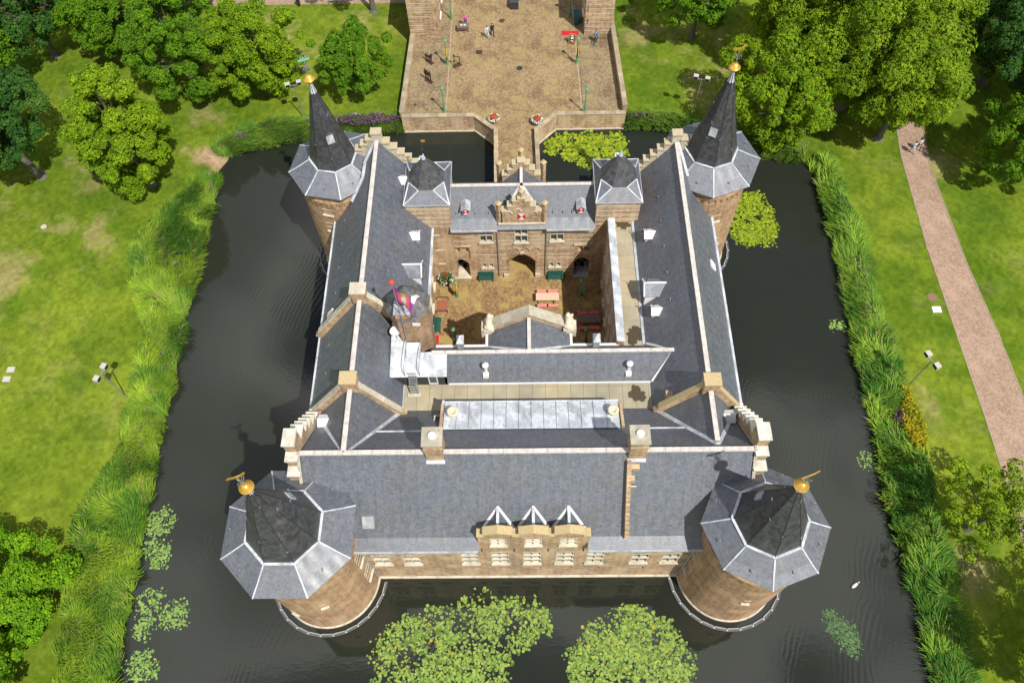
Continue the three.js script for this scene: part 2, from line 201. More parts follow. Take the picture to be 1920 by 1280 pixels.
{
  const bump = tex(768, 768, (u, v) => { const w = fbm(u * 6, v * 6, 3, 300, 6); return 0.45 * (0.5 + 0.5 * Math.sin((u * 34 + v * 12 + w * 2.2) * 6.283)) * sst(0.4, 0.7, fbm(u * 5, v * 5, 3, 310, 5)) + 0.55 * fbm(u * 40, v * 90, 4, 305, 10); }, [16, 16], false);
  const col = tex(512, 512, (u, v) => mix3([0.016, 0.019, 0.014], [0.024, 0.028, 0.021], fbm(u * 4, v * 4, 5, 320, 4)), [60, 60]);
  mat.water = M([1, 1, 1], 0.04, { map: col, bumpMap: bump, bumpScale: 0.0028, ior: 1.5 });
  struct('moat_water', flatXZ([[-45, -40], [45, -40], [45, 44], [-45, 44]], 0), mat.water, 'dark still water of the castle moat');
}
const pathTex = paveTex([[0.25, 0.165, 0.115], [0.40, 0.28, 0.205], [0.36, 0.27, 0.185]], 400, 0.4), terrTex = paveTex([[0.15, 0.10, 0.052], [0.345, 0.245, 0.128], [0.32, 0.25, 0.10]], 420, 0.6), courtTex = paveTex([[0.15, 0.09, 0.045], [0.36, 0.235, 0.10], [0.36, 0.27, 0.085]], 440, 0.8);
mat.path = M([1, 1, 1], 0.9, { map: pathTex }); mat.terrace = M([1, 1, 1], 0.9, { map: terrTex }); mat.court = M([1, 1, 1], 0.9, { map: courtTex });
struct('footpath', flatXZ([[41.9, -60], [45.3, -60], [44.3, -30.8], [43.5, -24.7], [43.9, -12], [44.6, -4], [44.9, 3], [44.6, 12], [43.5, 30], [40.2, 30], [40.9, 12], [40.9, 5], [40.7, -4], [40.5, -14], [40.8, -26], [41.5, -32]], LAWN + 0.006), mat.path, 'pink clinker footpath running along the right side of the park');
struct('footpath', flatXZ([[-80, -60], [-14, -60], [-14, -52.5], [-80, -52.9]], LAWN + 0.006), mat.path, 'footpath behind the benches at the top left edge');
struct('road', flatXZ([[44, -60], [80, -60], [80, -51], [50, -51.4]], LAWN + 0.009), M([0.11, 0.10, 0.09], 0.9), 'grey road at the top right edge behind the trees');
for (const s of [[40.75, -60], [44.1, -60]]) { const L = s[0] < 42 ? [[41.5, -32], [40.8, -26], [40.5, -14], [40.7, -4], [40.9, 5], [40.9, 12], [40.2, 30]] : [[44.3, -30.8], [43.5, -24.7], [43.9, -12], [44.6, -4], [44.9, 3], [44.6, 12], [43.5, 30]]; const g = []; for (let i = 1; i < L.length; i++) g.push(bar([L[i - 1][0], LAWN, L[i - 1][1]], [L[i][0], LAWN, L[i][1]], 0.09, 0.07)); struct('path_edging', g, mat.coping, s[0] < 42 ? 'pale edging along the moat side of the footpath' : 'pale edging along the far side of the footpath'); }

// ---------------------------------------------------------------- terrace, retaining walls, bridge
const TER = 2.0;
struct('terrace_paving', flatXZ([[-13.3, -70], [11.2, -70], [11.2, -31.9], [3.6, -31.9], [1.35, -29.6], [-2.9, -29.6], [-5.3, -31.9], [-13.3, -31.9]], TER), mat.terrace, 'brick paved forecourt in front of the castle bridge');
mat.strip = M([0.9, 0.95, 1.05], 0.9, { map: terrTex });
for (const [x0, x1, l] of [[-12.95, -8.75, 'left'], [6.75, 10.75, 'right']]) struct('pavement', box(x0, x1, TER - 0.1, TER + 0.07, -70, -32.1), mat.strip, `raised brick pavement along the ${l} side of the forecourt`);
for (const [a, b, l] of [[[-8.6, -32.2], [-8.35, -60], 'left'], [[6.62, -32.2], [6.0, -60], 'right']]) struct('gutter', bar([a[0], TER - 0.02, a[1]], [b[0], TER - 0.02, b[1]], 0.12, 0.05), mat.coping, `narrow stone gutter along the ${l} pavement of the forecourt`);
function wallRun(name, label, pts, top, w, y0 = -0.6) {   // brick wall along points, coping stones on top, pale plinth at the water
  const t = thing(name, label, 'wall'), g = [];
  for (let i = 1; i < pts.length; i++) {
    const a = pts[i - 1], b = pts[i], L = Math.hypot(b[0] - a[0], b[1] - a[1]), d = [(b[0] - a[0]) / L, 0, (b[1] - a[1]) / L], nn = [d[2], 0, -d[0]];
    g.push(prism([[-1, 0], [1, 0], [1, 1], [-1, 1]].map(([s, k]) => add([a[0], y0, a[1]], add([0, 0, 0], nn, s * w / 2), 1)).map((p, i2) => i2 < 2 ? p : add(p, [b[0] - a[0], 0, b[1] - a[1]])), [0, top - y0, 0]));
    const n = Math.max(1, Math.round(L / 1.05)), r = rng(i * 91 + Math.round(a[0] * 7));
    for (let k = 0; k < n; k++) { const p = add([a[0], top + 0.05, a[1]], d, L * k / n + 0.012), q = add([a[0], top + 0.05, a[1]], d, L * (k + 1) / n - 0.012); part('coping_stone', bar(p, q, w + 0.08 + 0.03 * r(), 0.1 + 0.02 * r()), r() < 0.5 ? mat.coping : mat.coping2, t); }
    part('plinth', bar([a[0], 0.02, a[1]], [b[0], 0.02, b[1]], w + 0.22, 0.24), mat.stone, t);
  }
  part('brickwork', g, mat.brick, t); return t;
}
wallRun('retaining_wall', 'brick retaining wall of the forecourt left of the bridge, standing in the moat', [[-13.5, -31.9], [-5.35, -31.9], [-2.95, -29.6]], 2.2, 0.42);
wallRun('retaining_wall', 'brick retaining wall of the forecourt right of the bridge, above the lily pads', [[1.45, -29.6], [3.65, -31.9], [11.4, -31.9]], 2.2, 0.42);
wallRun('side_wall', 'low brick wall along the left edge of the forecourt', [[-13.45, -32.15], [-12.95, -45]], 2.55, 0.5, 0.4);
wallRun('side_wall', 'brick wall along the right edge of the forecourt, casting a dark shadow strip', [[11.3, -32.15], [10.75, -45.2]], 3.0, 0.42, 0.4);
wallRun('bridge_parapet', 'left parapet of the brick bridge over the moat', [[-2.95, -29.5], [-2.75, -15.4]], 2.65, 0.36);
wallRun('bridge_parapet', 'right parapet of the brick bridge, shading the deck', [[1.45, -29.5], [1.75, -15.4]], 2.65, 0.36);
struct('bridge_deck', box(-2.85, 1.55, -0.4, TER + 0.002, -29.62, -15.3), mat.terrace, 'brick paved deck of the castle bridge');
struct('courtyard', flatXZ([[-8.8, -15.4], [7.5, -15.4], [7.5, 2], [-8.8, 2]], TER), mat.court, 'mossy brick paving of the inner courtyard');

// ---------------------------------------------------------------- windows, doors and roof furniture
function win(parent, F, a0, a1, b0, b1, cols, rows, o = {}) {   // stone cross window: frame with mullions and transoms, a sill, one mesh per pane
  const d = o.d ?? 0.22, s = o.s ?? 0.095, g = [F.box(a0, a0 + s, b0, b1, -d, -0.03), F.box(a1 - s, a1, b0, b1, -d, -0.03), F.box(a0, a1, b1 - s, b1, -d, 0.02), F.box(a0 - 0.06, a1 + 0.06, b0 - 0.12, b0 + 0.05, -d, 0.16)];
  const w = (a1 - a0) / cols, h = (b1 - b0) / rows;
  for (let i = 1; i < cols; i++) g.push(F.box(a0 + w * i - s / 2, a0 + w * i + s / 2, b0, b1, -d, -0.04));
  for (let i = 1; i < rows; i++) g.push(F.box(a0, a1, b0 + h * i - s * 0.55, b0 + h * i + s * 0.55, -d - 0.002, 0.02));
  const m = part('window', g, o.mat ?? mat.paleStone, parent);
  for (let i = 0; i < cols; i++) for (let j = 0; j < rows; j++) part('pane', F.box(a0 + w * i + s * 0.3, a0 + w * (i + 1) - s * 0.3, b0 + h * j + s * 0.3, b0 + h * (j + 1) - s * 0.3, -d + 0.02, -d + 0.045), o.shut && j === 0 ? mat.white : mat.glass, m);
  return m;
}
const hookAt = (parent, p) => part('roof_hook', hookG, mat.hook, parent).position.set(...p);
const hookG = mergeGeometries([box(-0.035, 0.035, -0.05, 0.13, -0.035, 0.035), box(-0.035, 0.035, 0.08, 0.13, -0.13, 0.035)]);
const onLine = (a, b, t) => [mix(a[0], b[0], t), mix(a[1], b[1], t), mix(a[2], b[2], t)];
function stepped(parent, F, spec, th, y0, stone) {   // stepped gable: spec = [[a0,a1,top]...] blocks side by side, coping on each
  part('gable_wall', spec.map(([a0, a1, t]) => F.box(a0, a1, y0, t, -th, 0)), stone.wall, parent);
  for (const [a0, a1, t] of spec) part('step_coping', F.box(a0 - 0.06, a1 + 0.06, t, t + 0.14, -th - 0.08, 0.08), stone.cap, parent);
}
function smallDormer(parent, base, dir, w, h, depth, o = {}) {   // little gabled roof hatch: cheeks, lead roof, shutter; base = point on the slope at the sill, dir = outwards
  const u = [dir[2], 0, -dir[0]], F = frame(base, u, dir);
  const m = part('dormer', [F.box(-w / 2, w / 2, 0, h, -depth, 0)], o.wall ?? mat.lead, parent);
  const A = (s, y, c) => F.at(s, y, c), e = h - 0.03, r = h + w * 0.42, ov = 0.14, back = -depth - (o.run ?? 0.6);
  part('dormer_roof', [prism([A(-w / 2 - ov, e - 0.06, ov), A(0, r, ov), A(0, r, back), A(-w / 2 - ov, e - 0.06, back)], [0, 0.05, 0]), prism([A(0, r, ov), A(w / 2 + ov, e - 0.06, ov), A(w / 2 + ov, e - 0.06, back), A(0, r, back)], [0, 0.05, 0]), poly([A(-w / 2, h - 0.05, 0.01), A(w / 2, h - 0.05, 0.01), A(0, r - 0.02, 0.01)])], o.roof ?? mat.flash, m);
  if (o.edge) part('dormer_lead', [bar(A(0, r + 0.06, ov), A(0, r + 0.06, back), 0.14, 0.06), bar(A(-w / 2 - ov, e + 0.01, ov), A(0, r + 0.05, ov), 0.1, 0.06), bar(A(w / 2 + ov, e + 0.01, ov), A(0, r + 0.05, ov), 0.1, 0.06), bar(A(-w / 2 - ov, e + 0.01, back + 0.4), A(0, r + 0.05, back), 0.16, 0.06), bar(A(w / 2 + ov, e + 0.01, back + 0.4), A(0, r + 0.05, back), 0.16, 0.06)], mat.white, m);
  if (o.shutter) { part('shutter', F.box(-w * 0.4, w * 0.4, 0.12, h - 0.05, 0.005, 0.05), mat.red, m); part('shutter_mark', [prism([A(-w * 0.4, 0.12, 0.052), A(w * 0.4, 0.12, 0.052), A(0, (h + 0.07) / 2, 0.052)], add([0, 0, 0], dir, 0.012)), prism([A(-w * 0.2, h - 0.05, 0.052), A(w * 0.2, h - 0.05, 0.052), A(0, (h + 0.07) / 2, 0.052)], add([0, 0, 0], dir, 0.012))], mat.white, m); }
  else part('hatch', F.box(-w * 0.36, w * 0.36, 0.1, h - 0.1, 0.004, 0.03), mat.greyWood, m);
  if (o.finial) part('finial', [cyl(A(0, r, ov - 0.15), A(0, r + 0.9, ov - 0.15), 0.02), ball(...A(0, r + 0.5, ov - 0.15), 0.07)], mat.iron, m);
  return m;
}
function skylight(parent, c, uDir, slopeDir, w, h, m = mat.white) { const a = add(c, slopeDir, -h / 2), b = add(c, slopeDir, h / 2), s = v3(slopeDir).cross(v3(uDir)).toArray(); const up = s[1] < 0 ? s.map((x) => -x) : s; const f = part('skylight', bar(add(a, up, 0.06), add(b, up, 0.06), w, 0.14, up), m, parent); return f; }
const slopeRoof = (prof, z0, z1, axis) => prof.slice(1).map((p, i) => { const q = prof[i]; return axis === 'z' ? poly([[q[0], q[1], z0], [q[0], q[1], z1], [p[0], p[1], z1], [p[0], p[1], z0]]) : poly([[z0, q[1], q[0]], [z1, q[1], q[0]], [z1, p[1], p[0]], [z0, p[1], p[0]]]); });

// ---------------------------------------------------------------- corner towers
function cornerTower(label, cx, cz, R, rIn, off, yIn, tip, o) {
  const t = thing('corner_tower', label, 'tower', [0, 0, 0], 'corner towers of the castle'), K = 0.957, Yk = (y) => 67.07 - (67.07 - y) * K, EY = Yk(11); cx *= K; cz = 33.25 - (33.25 - cz) * K; R *= K; rIn *= K; yIn = Yk(yIn); tip = Yk(tip);
  const rad = off * Math.PI / 180, V = (r, y, k) => { const a = rad + k * Math.PI / 4; return [cx + r * Math.cos(a), y, cz + r * Math.sin(a)]; };
  part('tower_wall', lathe([[4.02 * o.w, -0.6], [3.98 * o.w, 0.4], [3.92 * o.w, 5], [3.88 * o.w, 12.5], [3.98 * o.w, 13.3]], 64, cx, cz), mat.brickTower, t);
  part('water_plinth', lathe([[4.06 * o.w, -0.3], [4.12 * o.w, 0.1], [3.98 * o.w, 0.16]], 64, cx, cz), mat.stone, t);
  const corb = []; for (let k = 0; k < 44; k++) { const a = k / 44 * Math.PI * 2, F = frame([cx + 3.88 * o.w * Math.cos(a), 0, cz + 3.88 * o.w * Math.sin(a)], [-Math.sin(a), 0, Math.cos(a)], [Math.cos(a), 0, Math.sin(a)]); corb.push(F.box(-0.12, 0.12, 11.9, 12.25, -0.1, 0.13), F.box(-0.28, 0.28, 12.25, 12.5, -0.1, 0.15)); } part('corbel_frieze', corb, mat.brickTower, t);
  for (let k = 0; k < 8; k++) {
    const mid = 0.42, rm = mix(R, rIn, mid), ym = mix(EY, yIn, mid * 0.92);
    part('roof_facet', [poly([V(R, EY, k), V(rm, ym, k), V(rm, ym, k + 1), V(R, EY, k + 1)]), poly([V(rm, ym, k), V(rIn, yIn, k), V(rIn, yIn, k + 1), V(rm, ym, k + 1)]), poly([V(R, EY, k), V(R, EY, k + 1), V(R - 0.03, EY - 0.12, k + 1), V(R - 0.03, EY - 0.12, k)]), poly([V(R - 0.03, EY - 0.12, k), V(R - 0.03, EY - 0.12, k + 1), V(R * 0.84, EY - 0.15, k + 1), V(R * 0.84, EY - 0.15, k)])], mat.slate, t);
    part('hip_strip', [bar(V(R, EY, k), V(rm, ym, k), 0.09, 0.05), bar(V(rm, ym, k), V(rIn, yIn, k), 0.09, 0.05)], mat.flash, t);
    part('spire_base_flashing', bar(V(rIn + 0.02, yIn + 0.03, k), V(rIn + 0.02, yIn + 0.03, k + 1), 0.2, 0.06), mat.flash, t);
    const a = V(rIn * 0.985, yIn, k), b = V(rIn * 0.985, yIn, k + 1), e = V(0.12, tip, k), f = V(0.12, tip, k + 1); part('spire_facet', poly([a, e, f, b]), mat.spire, t); part('spire_hip', bar(a, e, 0.05, 0.04), mat.iron, t);
    for (let q = 1; q < 6; q += 1) if ((k * 3 + q) % 4 === 0) hookAt(t, onLine(a, e, q / 6.3));
    hookAt(t, onLine(V(R, EY, k + 0.5), V(rIn, yIn, k + 0.5), 0.42)).scale;
  }
  const [lx, lz] = o.hatch, la = Math.atan2(lz, lx), sl = [[cx + (rIn * 0.92) * 0.62 * Math.cos(la), mix(yIn, tip, 0.38), cz + (rIn * 0.92) * 0.62 * Math.sin(la)]];
  const nrm = [Math.cos(la) * 0.94, 0.34, Math.sin(la) * 0.94]; part('roof_hatch', bar(add(sl[0], [Math.cos(la) * 0.12, -0.35, Math.sin(la) * 0.12]), add(sl[0], [Math.cos(la) * -0.12, 0.35, Math.sin(la) * -0.12]), 0.62, 0.16, nrm, 0.05), mat.lead, t);
  part('lead_cap', lathe([[0.3, tip - 0.75], [0.14, tip], [0.1, tip + 0.35], [0, tip + 0.35]], 12, cx, cz), mat.flash, t);
  const by = tip + 0.58; part('gilded_ball', lathe([[0.02, by - 0.36], [0.25, by - 0.28], [0.36, by - 0.07], [0.46, by - 0.02], [0.46, by + 0.03], [0.36, by + 0.08], [0.25, by + 0.29], [0.1, by + 0.38], [0, by + 0.39]], 24, cx, cz), mat.gold, t);
  const vy = by + 0.45, g = [cyl([cx, vy - 0.1, cz], [cx, vy + 1.35, cz], 0.035)]; for (let k = 0; k < 4; k++) { const a = k * Math.PI / 2 + 0.4; g.push(tube([[cx, vy + 0.35, cz], [cx + 0.3 * Math.cos(a), vy + 0.5, cz + 0.3 * Math.sin(a)], [cx + 0.22 * Math.cos(a), vy + 0.75, cz + 0.22 * Math.sin(a)], [cx + 0.05 * Math.cos(a), vy + 0.6, cz + 0.05 * Math.sin(a)]], 0.02, 5, 10)); } part('vane_rod', g, mat.steel, t);
  const sh = o.vane === 'ship' ? [[-0.5, 0], [0.45, 0], [0.62, 0.22], [0.3, 0.18], [0.25, 0.7], [0.12, 0.2], [0.02, 0.75], [-0.1, 0.2], [-0.25, 0.62], [-0.3, 0.2], [-0.55, 0.25]] : [[-0.75, 0.1], [-0.55, 0.3], [-0.1, 0.16], [0.3, 0.2], [0.45, 0.42], [0.66, 0.36], [0.56, 0.12], [0.3, -0.06], [-0.3, -0.06]];
  const va = 0.35; part('weather_vane', prism(sh.map(([a, b]) => [cx + 0.8 * a * Math.cos(va), vy + 1.3 + 0.75 * b, cz - 0.8 * a * Math.sin(va)]), [0.03, 0, 0.05]), o.vane === 'ship' ? mat.patina : mat.gold, t);
  for (const [deg, y, w, h, rows] of o.wins) { const a = deg * Math.PI / 180, rr = mix(3.96, 3.88, y / 10) * o.w, F = frame([cx + rr * Math.cos(a), 0, cz + rr * Math.sin(a)], [-Math.sin(a), 0, Math.cos(a)], [Math.cos(a), 0, Math.sin(a)]); win(t, F, -w / 2, w / 2, y - h / 2, y + h / 2, 1, rows, { d: 0.12, s: 0.1 }); }
  return t;
}
cornerTower('round corner tower at the front left of the castle, gilded vane above', -17.1, 17.3, 5, 2.76, 22.5, 12.3, 20.2, { w: 1, hatch: [0.5, -0.6], vane: 'cock', wins: [[7, 8.2, 1.0, 2.1, 3], [8.5, 4.3, 1.0, 2.1, 3], [70, 7, 0.5, 0.9, 1], [112, 4.4, 0.5, 0.9, 1]] });
cornerTower('round corner tower at the front right of the castle, gilded ball on its spire', 16.9, 17.1, 4.58, 2.62, 2.5, 12.4, 19, { w: 0.97, hatch: [-0.7, -0.5], vane: 'cock', wins: [[172.5, 8.4, 1.0, 2.1, 3], [171, 4.2, 1.0, 2.1, 3], [95, 7, 0.5, 0.9, 1]] });
cornerTower('round corner tower at the back left of the castle with a green ship vane', -17.4, -17.2, 4.4, 2.14, 33, 12.2, 20.6, { w: 0.92, hatch: [0.45, 0.9], vane: 'ship', wins: [[104, 11, 0.9, 0.8, 1], [106, 8.8, 0.9, 1.2, 2], [92, 5.5, 0.6, 0.8, 1]] });
cornerTower('round corner tower at the back right of the castle beside the lime tree', 17.1, -17.2, 4.7, 2.3, 2, 12.2, 21, { w: 0.95, hatch: [-0.5, 0.9], vane: 'cock', wins: [[75, 9.4, 0.8, 0.9, 1], [62, 5.6, 0.6, 0.9, 1]] });
// floating fenders round the towers
for (const [cx, cz, r, a0, a1, label] of [[-16.37, 17.99, 4.65, 5, 172, 'grey floating boom curving round the foot of the front left tower'], [16.17, 17.79, 4.6, 15, 174, 'grey floating boom curving round the foot of the front right tower'], [-16.65, -15.03, 4.5, 60, 200, 'grey floating boom beside the back left tower and left wing'], [16.36, -15.03, 4.5, -20, 120, 'grey floating boom beside the back right tower and right wing']]) {
  const t = thing('floating_boom', label, 'boom', [0, 0, 0], 'floating booms round the towers'), n = Math.round((a1 - a0) / 13);
  for (let k = 0; k < n; k++) { const A = (d, q, y) => { const a = (a0 + (a1 - a0) * d / n) * Math.PI / 180; return [cx + q * Math.cos(a), y, cz + q * Math.sin(a)]; }; part('float', [bar(A(k + 0.02, r, 0.07), A(k + 0.98, r, 0.07), 0.2, 0.1), cyl(A(k + 0.04, r + 0.1, 0.14), A(k + 0.96, r + 0.1, 0.14), 0.035)], mat.boom, t); part('float_pipe', cyl(A(k + 0.05, r - 0.09, 0.14), A(k + 0.95, r - 0.09, 0.14), 0.04), mat.lead, t); part('joint', ball(...A(k + 1, r, 0.12), 0.12, 0.6, 8, 6), mat.steel, t); }
}

// ---------------------------------------------------------------- front range (between the two near towers)
const BS = 0.955, RID = [13.2, 15.8], backY = (z) => RID[1] - BS * (RID[0] - z), DECK = 10.5;
{
  const t = thing('front_range', 'front range of the castle with a large slate roof and triple dormer above the moat', 'building');
  const F = frame([0, 0, 18], [1, 0, 0], [0, 0, 1]), holes = [], wins = [];
  const main = [-11.26, -8.96, -4.44, -2.12, 0.32, 2.79, 5.11, 8.56, 10.92], cel = [-11.16, -8.74, -6.98, -3.95, -1.81, 0.58, 3.09, 5.26, 8.77], up = [-11.3, -8.94, 8.63, 10.93], dorm = [-2.1, 0.4, 2.9];
  main.forEach((x, i) => { const lo = i < 2 || i > 6; wins.push([x - 0.68, x + 0.68, lo ? 4.3 : 4.3, lo ? 6.9 : 7.7, 2, lo ? 2 : 3]); });
  up.forEach((x) => wins.push([x - 0.62, x + 0.62, 8.2, 9.6, 2, 1])); dorm.forEach((x) => wins.push([x - 0.62, x + 0.62, 9.6, 11.3, 2, 2]));
  for (const w of wins) holes.push(rect(w[0], w[1], w[2], w[3]));
  for (const x of cel) holes.push(rect(x - 0.42, x + 0.42, 2.2, 2.95));
  const top = [[-15, 10], [-3.55, 10], [-3.55, 12.0]]; for (const x of dorm) top.push([x - 0.98, 12.0], [x - 0.98, 12.55], [x, 12.95], [x + 0.98, 12.55], [x + 0.98, 12.0]); top.push([4.35, 12.0], [4.35, 10], [15, 10], [15, -0.6], [-15, -0.6]);
  part('front_wall', [...wallFace(F, [...top].reverse(), holes, 0.32), F.box(-3.55, 4.35, 10, 12.0, -0.5, -0.33)], mat.brick, t);
  for (const w of wins) win(t, F, ...w, { shut: w[2] > 9 });
  for (const x of cel) { const m = part('cellar_window', F.box(x - 0.42, x + 0.42, 2.2, 2.95, -0.3, -0.26), mat.glass, t); part('window_bars', [0, 1, 2, 3].map((k) => F.box(x - 0.3 + k * 0.2 - 0.02, x - 0.3 + k * 0.2 + 0.02, 2.2, 2.95, -0.16, -0.12)), mat.iron, m); part('sill', prism([F.at(x - 0.42, 2.2, 0.01), F.at(x + 0.42, 2.2, 0.01), F.at(x + 0.42, 2.5, -0.25), F.at(x - 0.42, 2.5, -0.25)], [0, 0.05, 0]), mat.sillBrick, m); }
  part('plinth', F.box(-13.4, 13.2, -0.4, 0.18, -0.1, 0.16), mat.stone, t);
  for (const x of [-10.2, -7.4, -5.6, -3.4, -1.0, 1.5, 4.1, 6.4, 7.9, 10]) part('wall_anchor', F.box(x - 0.03, x + 0.03, 8.0, 8.75, 0.002, 0.06), mat.iron, t);
  part('rain_pipe', cyl(F.at(-12.35, 0.3, 0.1), F.at(-12.35, 9.9, 0.1), 0.06), mat.lead, t); part('rain_pipe', cyl(F.at(12.25, 0.3, 0.1), F.at(12.25, 9.9, 0.1), 0.06), mat.lead, t);
  // dormer parapet copings
  for (const x of dorm) { part('dormer_coping', [prism([F.at(x - 1.05, 12.55, -0.5), F.at(x - 1.05, 12.55, 0.12), F.at(x, 12.97, 0.12), F.at(x, 12.97, -0.5)], [0, 0.13, 0]), prism([F.at(x, 12.97, -0.5), F.at(x, 12.97, 0.12), F.at(x + 1.05, 12.55, 0.12), F.at(x + 1.05, 12.55, -0.5)], [0, 0.13, 0]), F.box(x - 0.98, x + 0.98, 11.9, 12.55, -0.5, -0.34)], mat.lichen, t); }
  for (const [a, b] of [[-3.6, -3.1], [-1.1, -0.6], [1.4, 1.9], [3.9, 4.4]]) part('parapet_coping', F.box(a, b, 12.0, 12.15, -0.52, 0.08), mat.lichen, t);
  // roof slopes
  const prof = [[18.5, 10.0], [17.65, 10.48], [RID[0], RID[1]]];
  part('roof_slope', [...slopeRoof(prof, -15.65, -3.5, 'x'), ...slopeRoof(prof, 4.3, 15.5, 'x'), ...slopeRoof([[17.45, 10.72], RID], -3.5, 4.3, 'x')], mat.slate, t);
  part('roof_slope', slopeRoof([RID, [7.6, backY(7.6)]], -15.65, 15.5, 'x'), mat.slate, t);
  for (let k = 0; k < 31; k++) part('ridge_tile', bar([-15.65 + k * 1.005, RID[1] + 0.05, RID[0]], [-15.65 + k * 1.005 + 0.99, RID[1] + 0.05, RID[0]], 0.34, 0.14), mat.ridge, t);
  for (const [a, b] of [[-13.2, -3.6], [4.35, 12.9]]) part('gutter', box(a, b, 9.84, 10.0, 18.44, 18.64), mat.lead, t);
  const fy = (z) => RID[1] - (z - RID[0]) * (RID[1] - 10.48) / (17.65 - RID[0]);
  for (const x of [-13, -11.2, -9.4, -7.6, -5.8, 5.2, 6.4, 8.4, 10.2, 11.6, -4.6]) hookAt(t, [x, fy(17.1), 17.1]);
  for (const [x, z] of [[-2.1, 15.9], [0.4, 15.9], [2.9, 15.9], [-0.85, 16.7], [1.65, 16.7], [-13.2, 14.4], [-12.2, 14.9], [12.6, 15.1], [13.3, 14.6]]) hookAt(t, [x, fy(z), z]);
  for (const x of dorm) {   // dormer roofs running back into the slope
    const r0 = 12.4, zb = RID[0] + (RID[1] - r0) / ((RID[1] - 10.48) / (17.65 - RID[0])), e = 11.0, ze = RID[0] + (RID[1] - e) / ((RID[1] - 10.48) / (17.65 - RID[0])), hw = 1.17;
    const m = part('dormer_roof', [poly([[x - hw, e, 17.55], [x, r0, 17.55], [x, r0, zb], [x - hw, e, ze]]), poly([[x, r0, 17.55], [x + hw, e, 17.55], [x + hw, e, ze], [x, r0, zb]])], mat.slate, t);
    part('ridge_lead', bar([x, r0 + 0.03, 17.55], [x, r0 + 0.03, zb], 0.2, 0.07), mat.flash, m); for (const s of [-1, 1]) part('valley_lead', bar([x, r0 + 0.06, zb - 0.05], [x + s * hw, e + 0.05, ze], 0.24, 0.06), mat.white, m);
  }
  for (const x of [-0.85, 1.65]) part('valley_gutter', box(x - 0.3, x + 0.3, 10.95, 11.02, 16.9, 17.6), mat.white, t);
  // side gables with steps
  const gm = { wall: mat.brick, cap: M([1.1, 1.16, 1.28], 0.85, { map: stoneTex }) };
  const FL = frame([-16.55, 0, 0], [0, 0, 1], [-1, 0, 0]), FR = frame([16.4, 0, 0], [0, 0, 1], [1, 0, 0]);
  const steps = [[8.0, 8.6, 11.5], [8.6, 9.2, 12.3], [9.2, 9.8, 13.1], [9.8, 10.4, 13.9], [10.4, 11.0, 14.7], [11.0, 11.9, 15.5], [11.9, 13.1, 16.9], [13.1, 13.75, 15.7], [13.75, 14.45, 14.7], [14.45, 15.2, 13.7], [15.2, 16, 12.6]];
  stepped(t, FL, steps, 0.75, 6, gm); stepped(t, FR, steps.map(([a, b, y]) => [a - 0.1, b - 0.1, y]), 0.75, 6, gm);
  for (const [x, s] of [[-15.75, 1], [15.62, -1]]) part('gable_flashing', [bar([x, 15.9, 13.25], [x, 11.2, 17.2], 0.22, 0.06), bar([x, 15.9, 13.15], [x, backY(8), 8], 0.16, 0.06)], mat.cap, t);
  part('outer_wall', [box(-16.5, -15.8, -0.5, 6.2, 8, 18), box(15.7, 16.35, -0.5, 6.2, 8, 18)], mat.brick, t);
  // chimneys
  for (const [x0, x1, k] of [[-6.9, -5.7, 0], [6.95, 8.1, 1]]) {
    const m = part('chimney', [box(x0, x1, 13.2, 17.85, 12.35, 13.62), box(x0 - 0.04, x1 + 0.04, 17.15, 17.4, 12.31, 13.67)], mat.brick, t);
    part('chimney_slab', box(x0 - 0.1, x1 + 0.1, 17.85, 18.02, 12.27, 13.66), mat.cap, m); part('chimney_pot', [lathe([[0.28, 18.0], [0.28, 18.16], [0.2, 18.22], [0, 18.22]], 16, (x0 + x1) / 2, 12.9)], mat.white, m); part('chimney_flashing', box(x0 - 0.06, x1 + 0.06, 15.15, 15.33, 13.6, 13.85), mat.flash, m);
  }
  const rib = part('firewall', [bar([7.0, 15.3, 13.7], [7.0, 10.75, 17.65], 0.3, 0.8)], mat.brick, t); part('firewall_cap', box(6.86, 7.14, 10.5, 10.95, 17.6, 17.85), mat.white, rib);
  part('firewall_step', [box(7.1, 7.75, 13.6, 15.0, 13.7, 14.25), box(7.1, 7.45, 13.2, 14.3, 14.2, 14.85)], mat.brick, rib); part('step_flashing', [box(7.4, 7.85, 14.2, 14.3, 14.2, 14.4), box(7.2, 7.6, 13.55, 13.65, 14.85, 15.05)], mat.white, rib);
  skylight(t, [-11.35, fy(16.75), 16.75], [1, 0, 0], [0, 0.755, -0.655], 0.85, 1.0, mat.lead);
  // zinc-roofed box on the back slope
  const zx0 = -6.1, zx1 = 6.85, n = 14, pw = (zx1 - zx0) / n, za = 8.0, zb2 = 10.45, ya = 12.55, yb = 13.25;
  part('attic_wall', [box(zx0, zx1, DECK - 0.1, ya - 0.05, za + 0.06, za + 0.3), prism([[zx0, DECK, za + 0.06], [zx0, ya - 0.05, za + 0.06], [zx0, yb - 0.05, zb2], [zx0, DECK + 1, zb2]], [0.2, 0, 0]), prism([[zx1 - 0.2, DECK, za + 0.06], [zx1 - 0.2, ya - 0.05, za + 0.06], [zx1 - 0.2, yb - 0.05, zb2], [zx1 - 0.2, DECK + 1, zb2]], [0.2, 0, 0])], mat.lead2, t);
  for (let k = 0; k < n; k++) { const a = zx0 + k * pw; const s = part('zinc_sheet', prism([[a + 0.01, ya, za], [a + 0.01, yb, zb2], [a + pw - 0.01, yb, zb2], [a + pw - 0.01, ya, za]].reverse(), [0, 0.04, 0]), mat.zinc, t); part('standing_seam', bar([a, ya + 0.06, za], [a, yb + 0.06, zb2], 0.035, 0.1), mat.lead, s); }
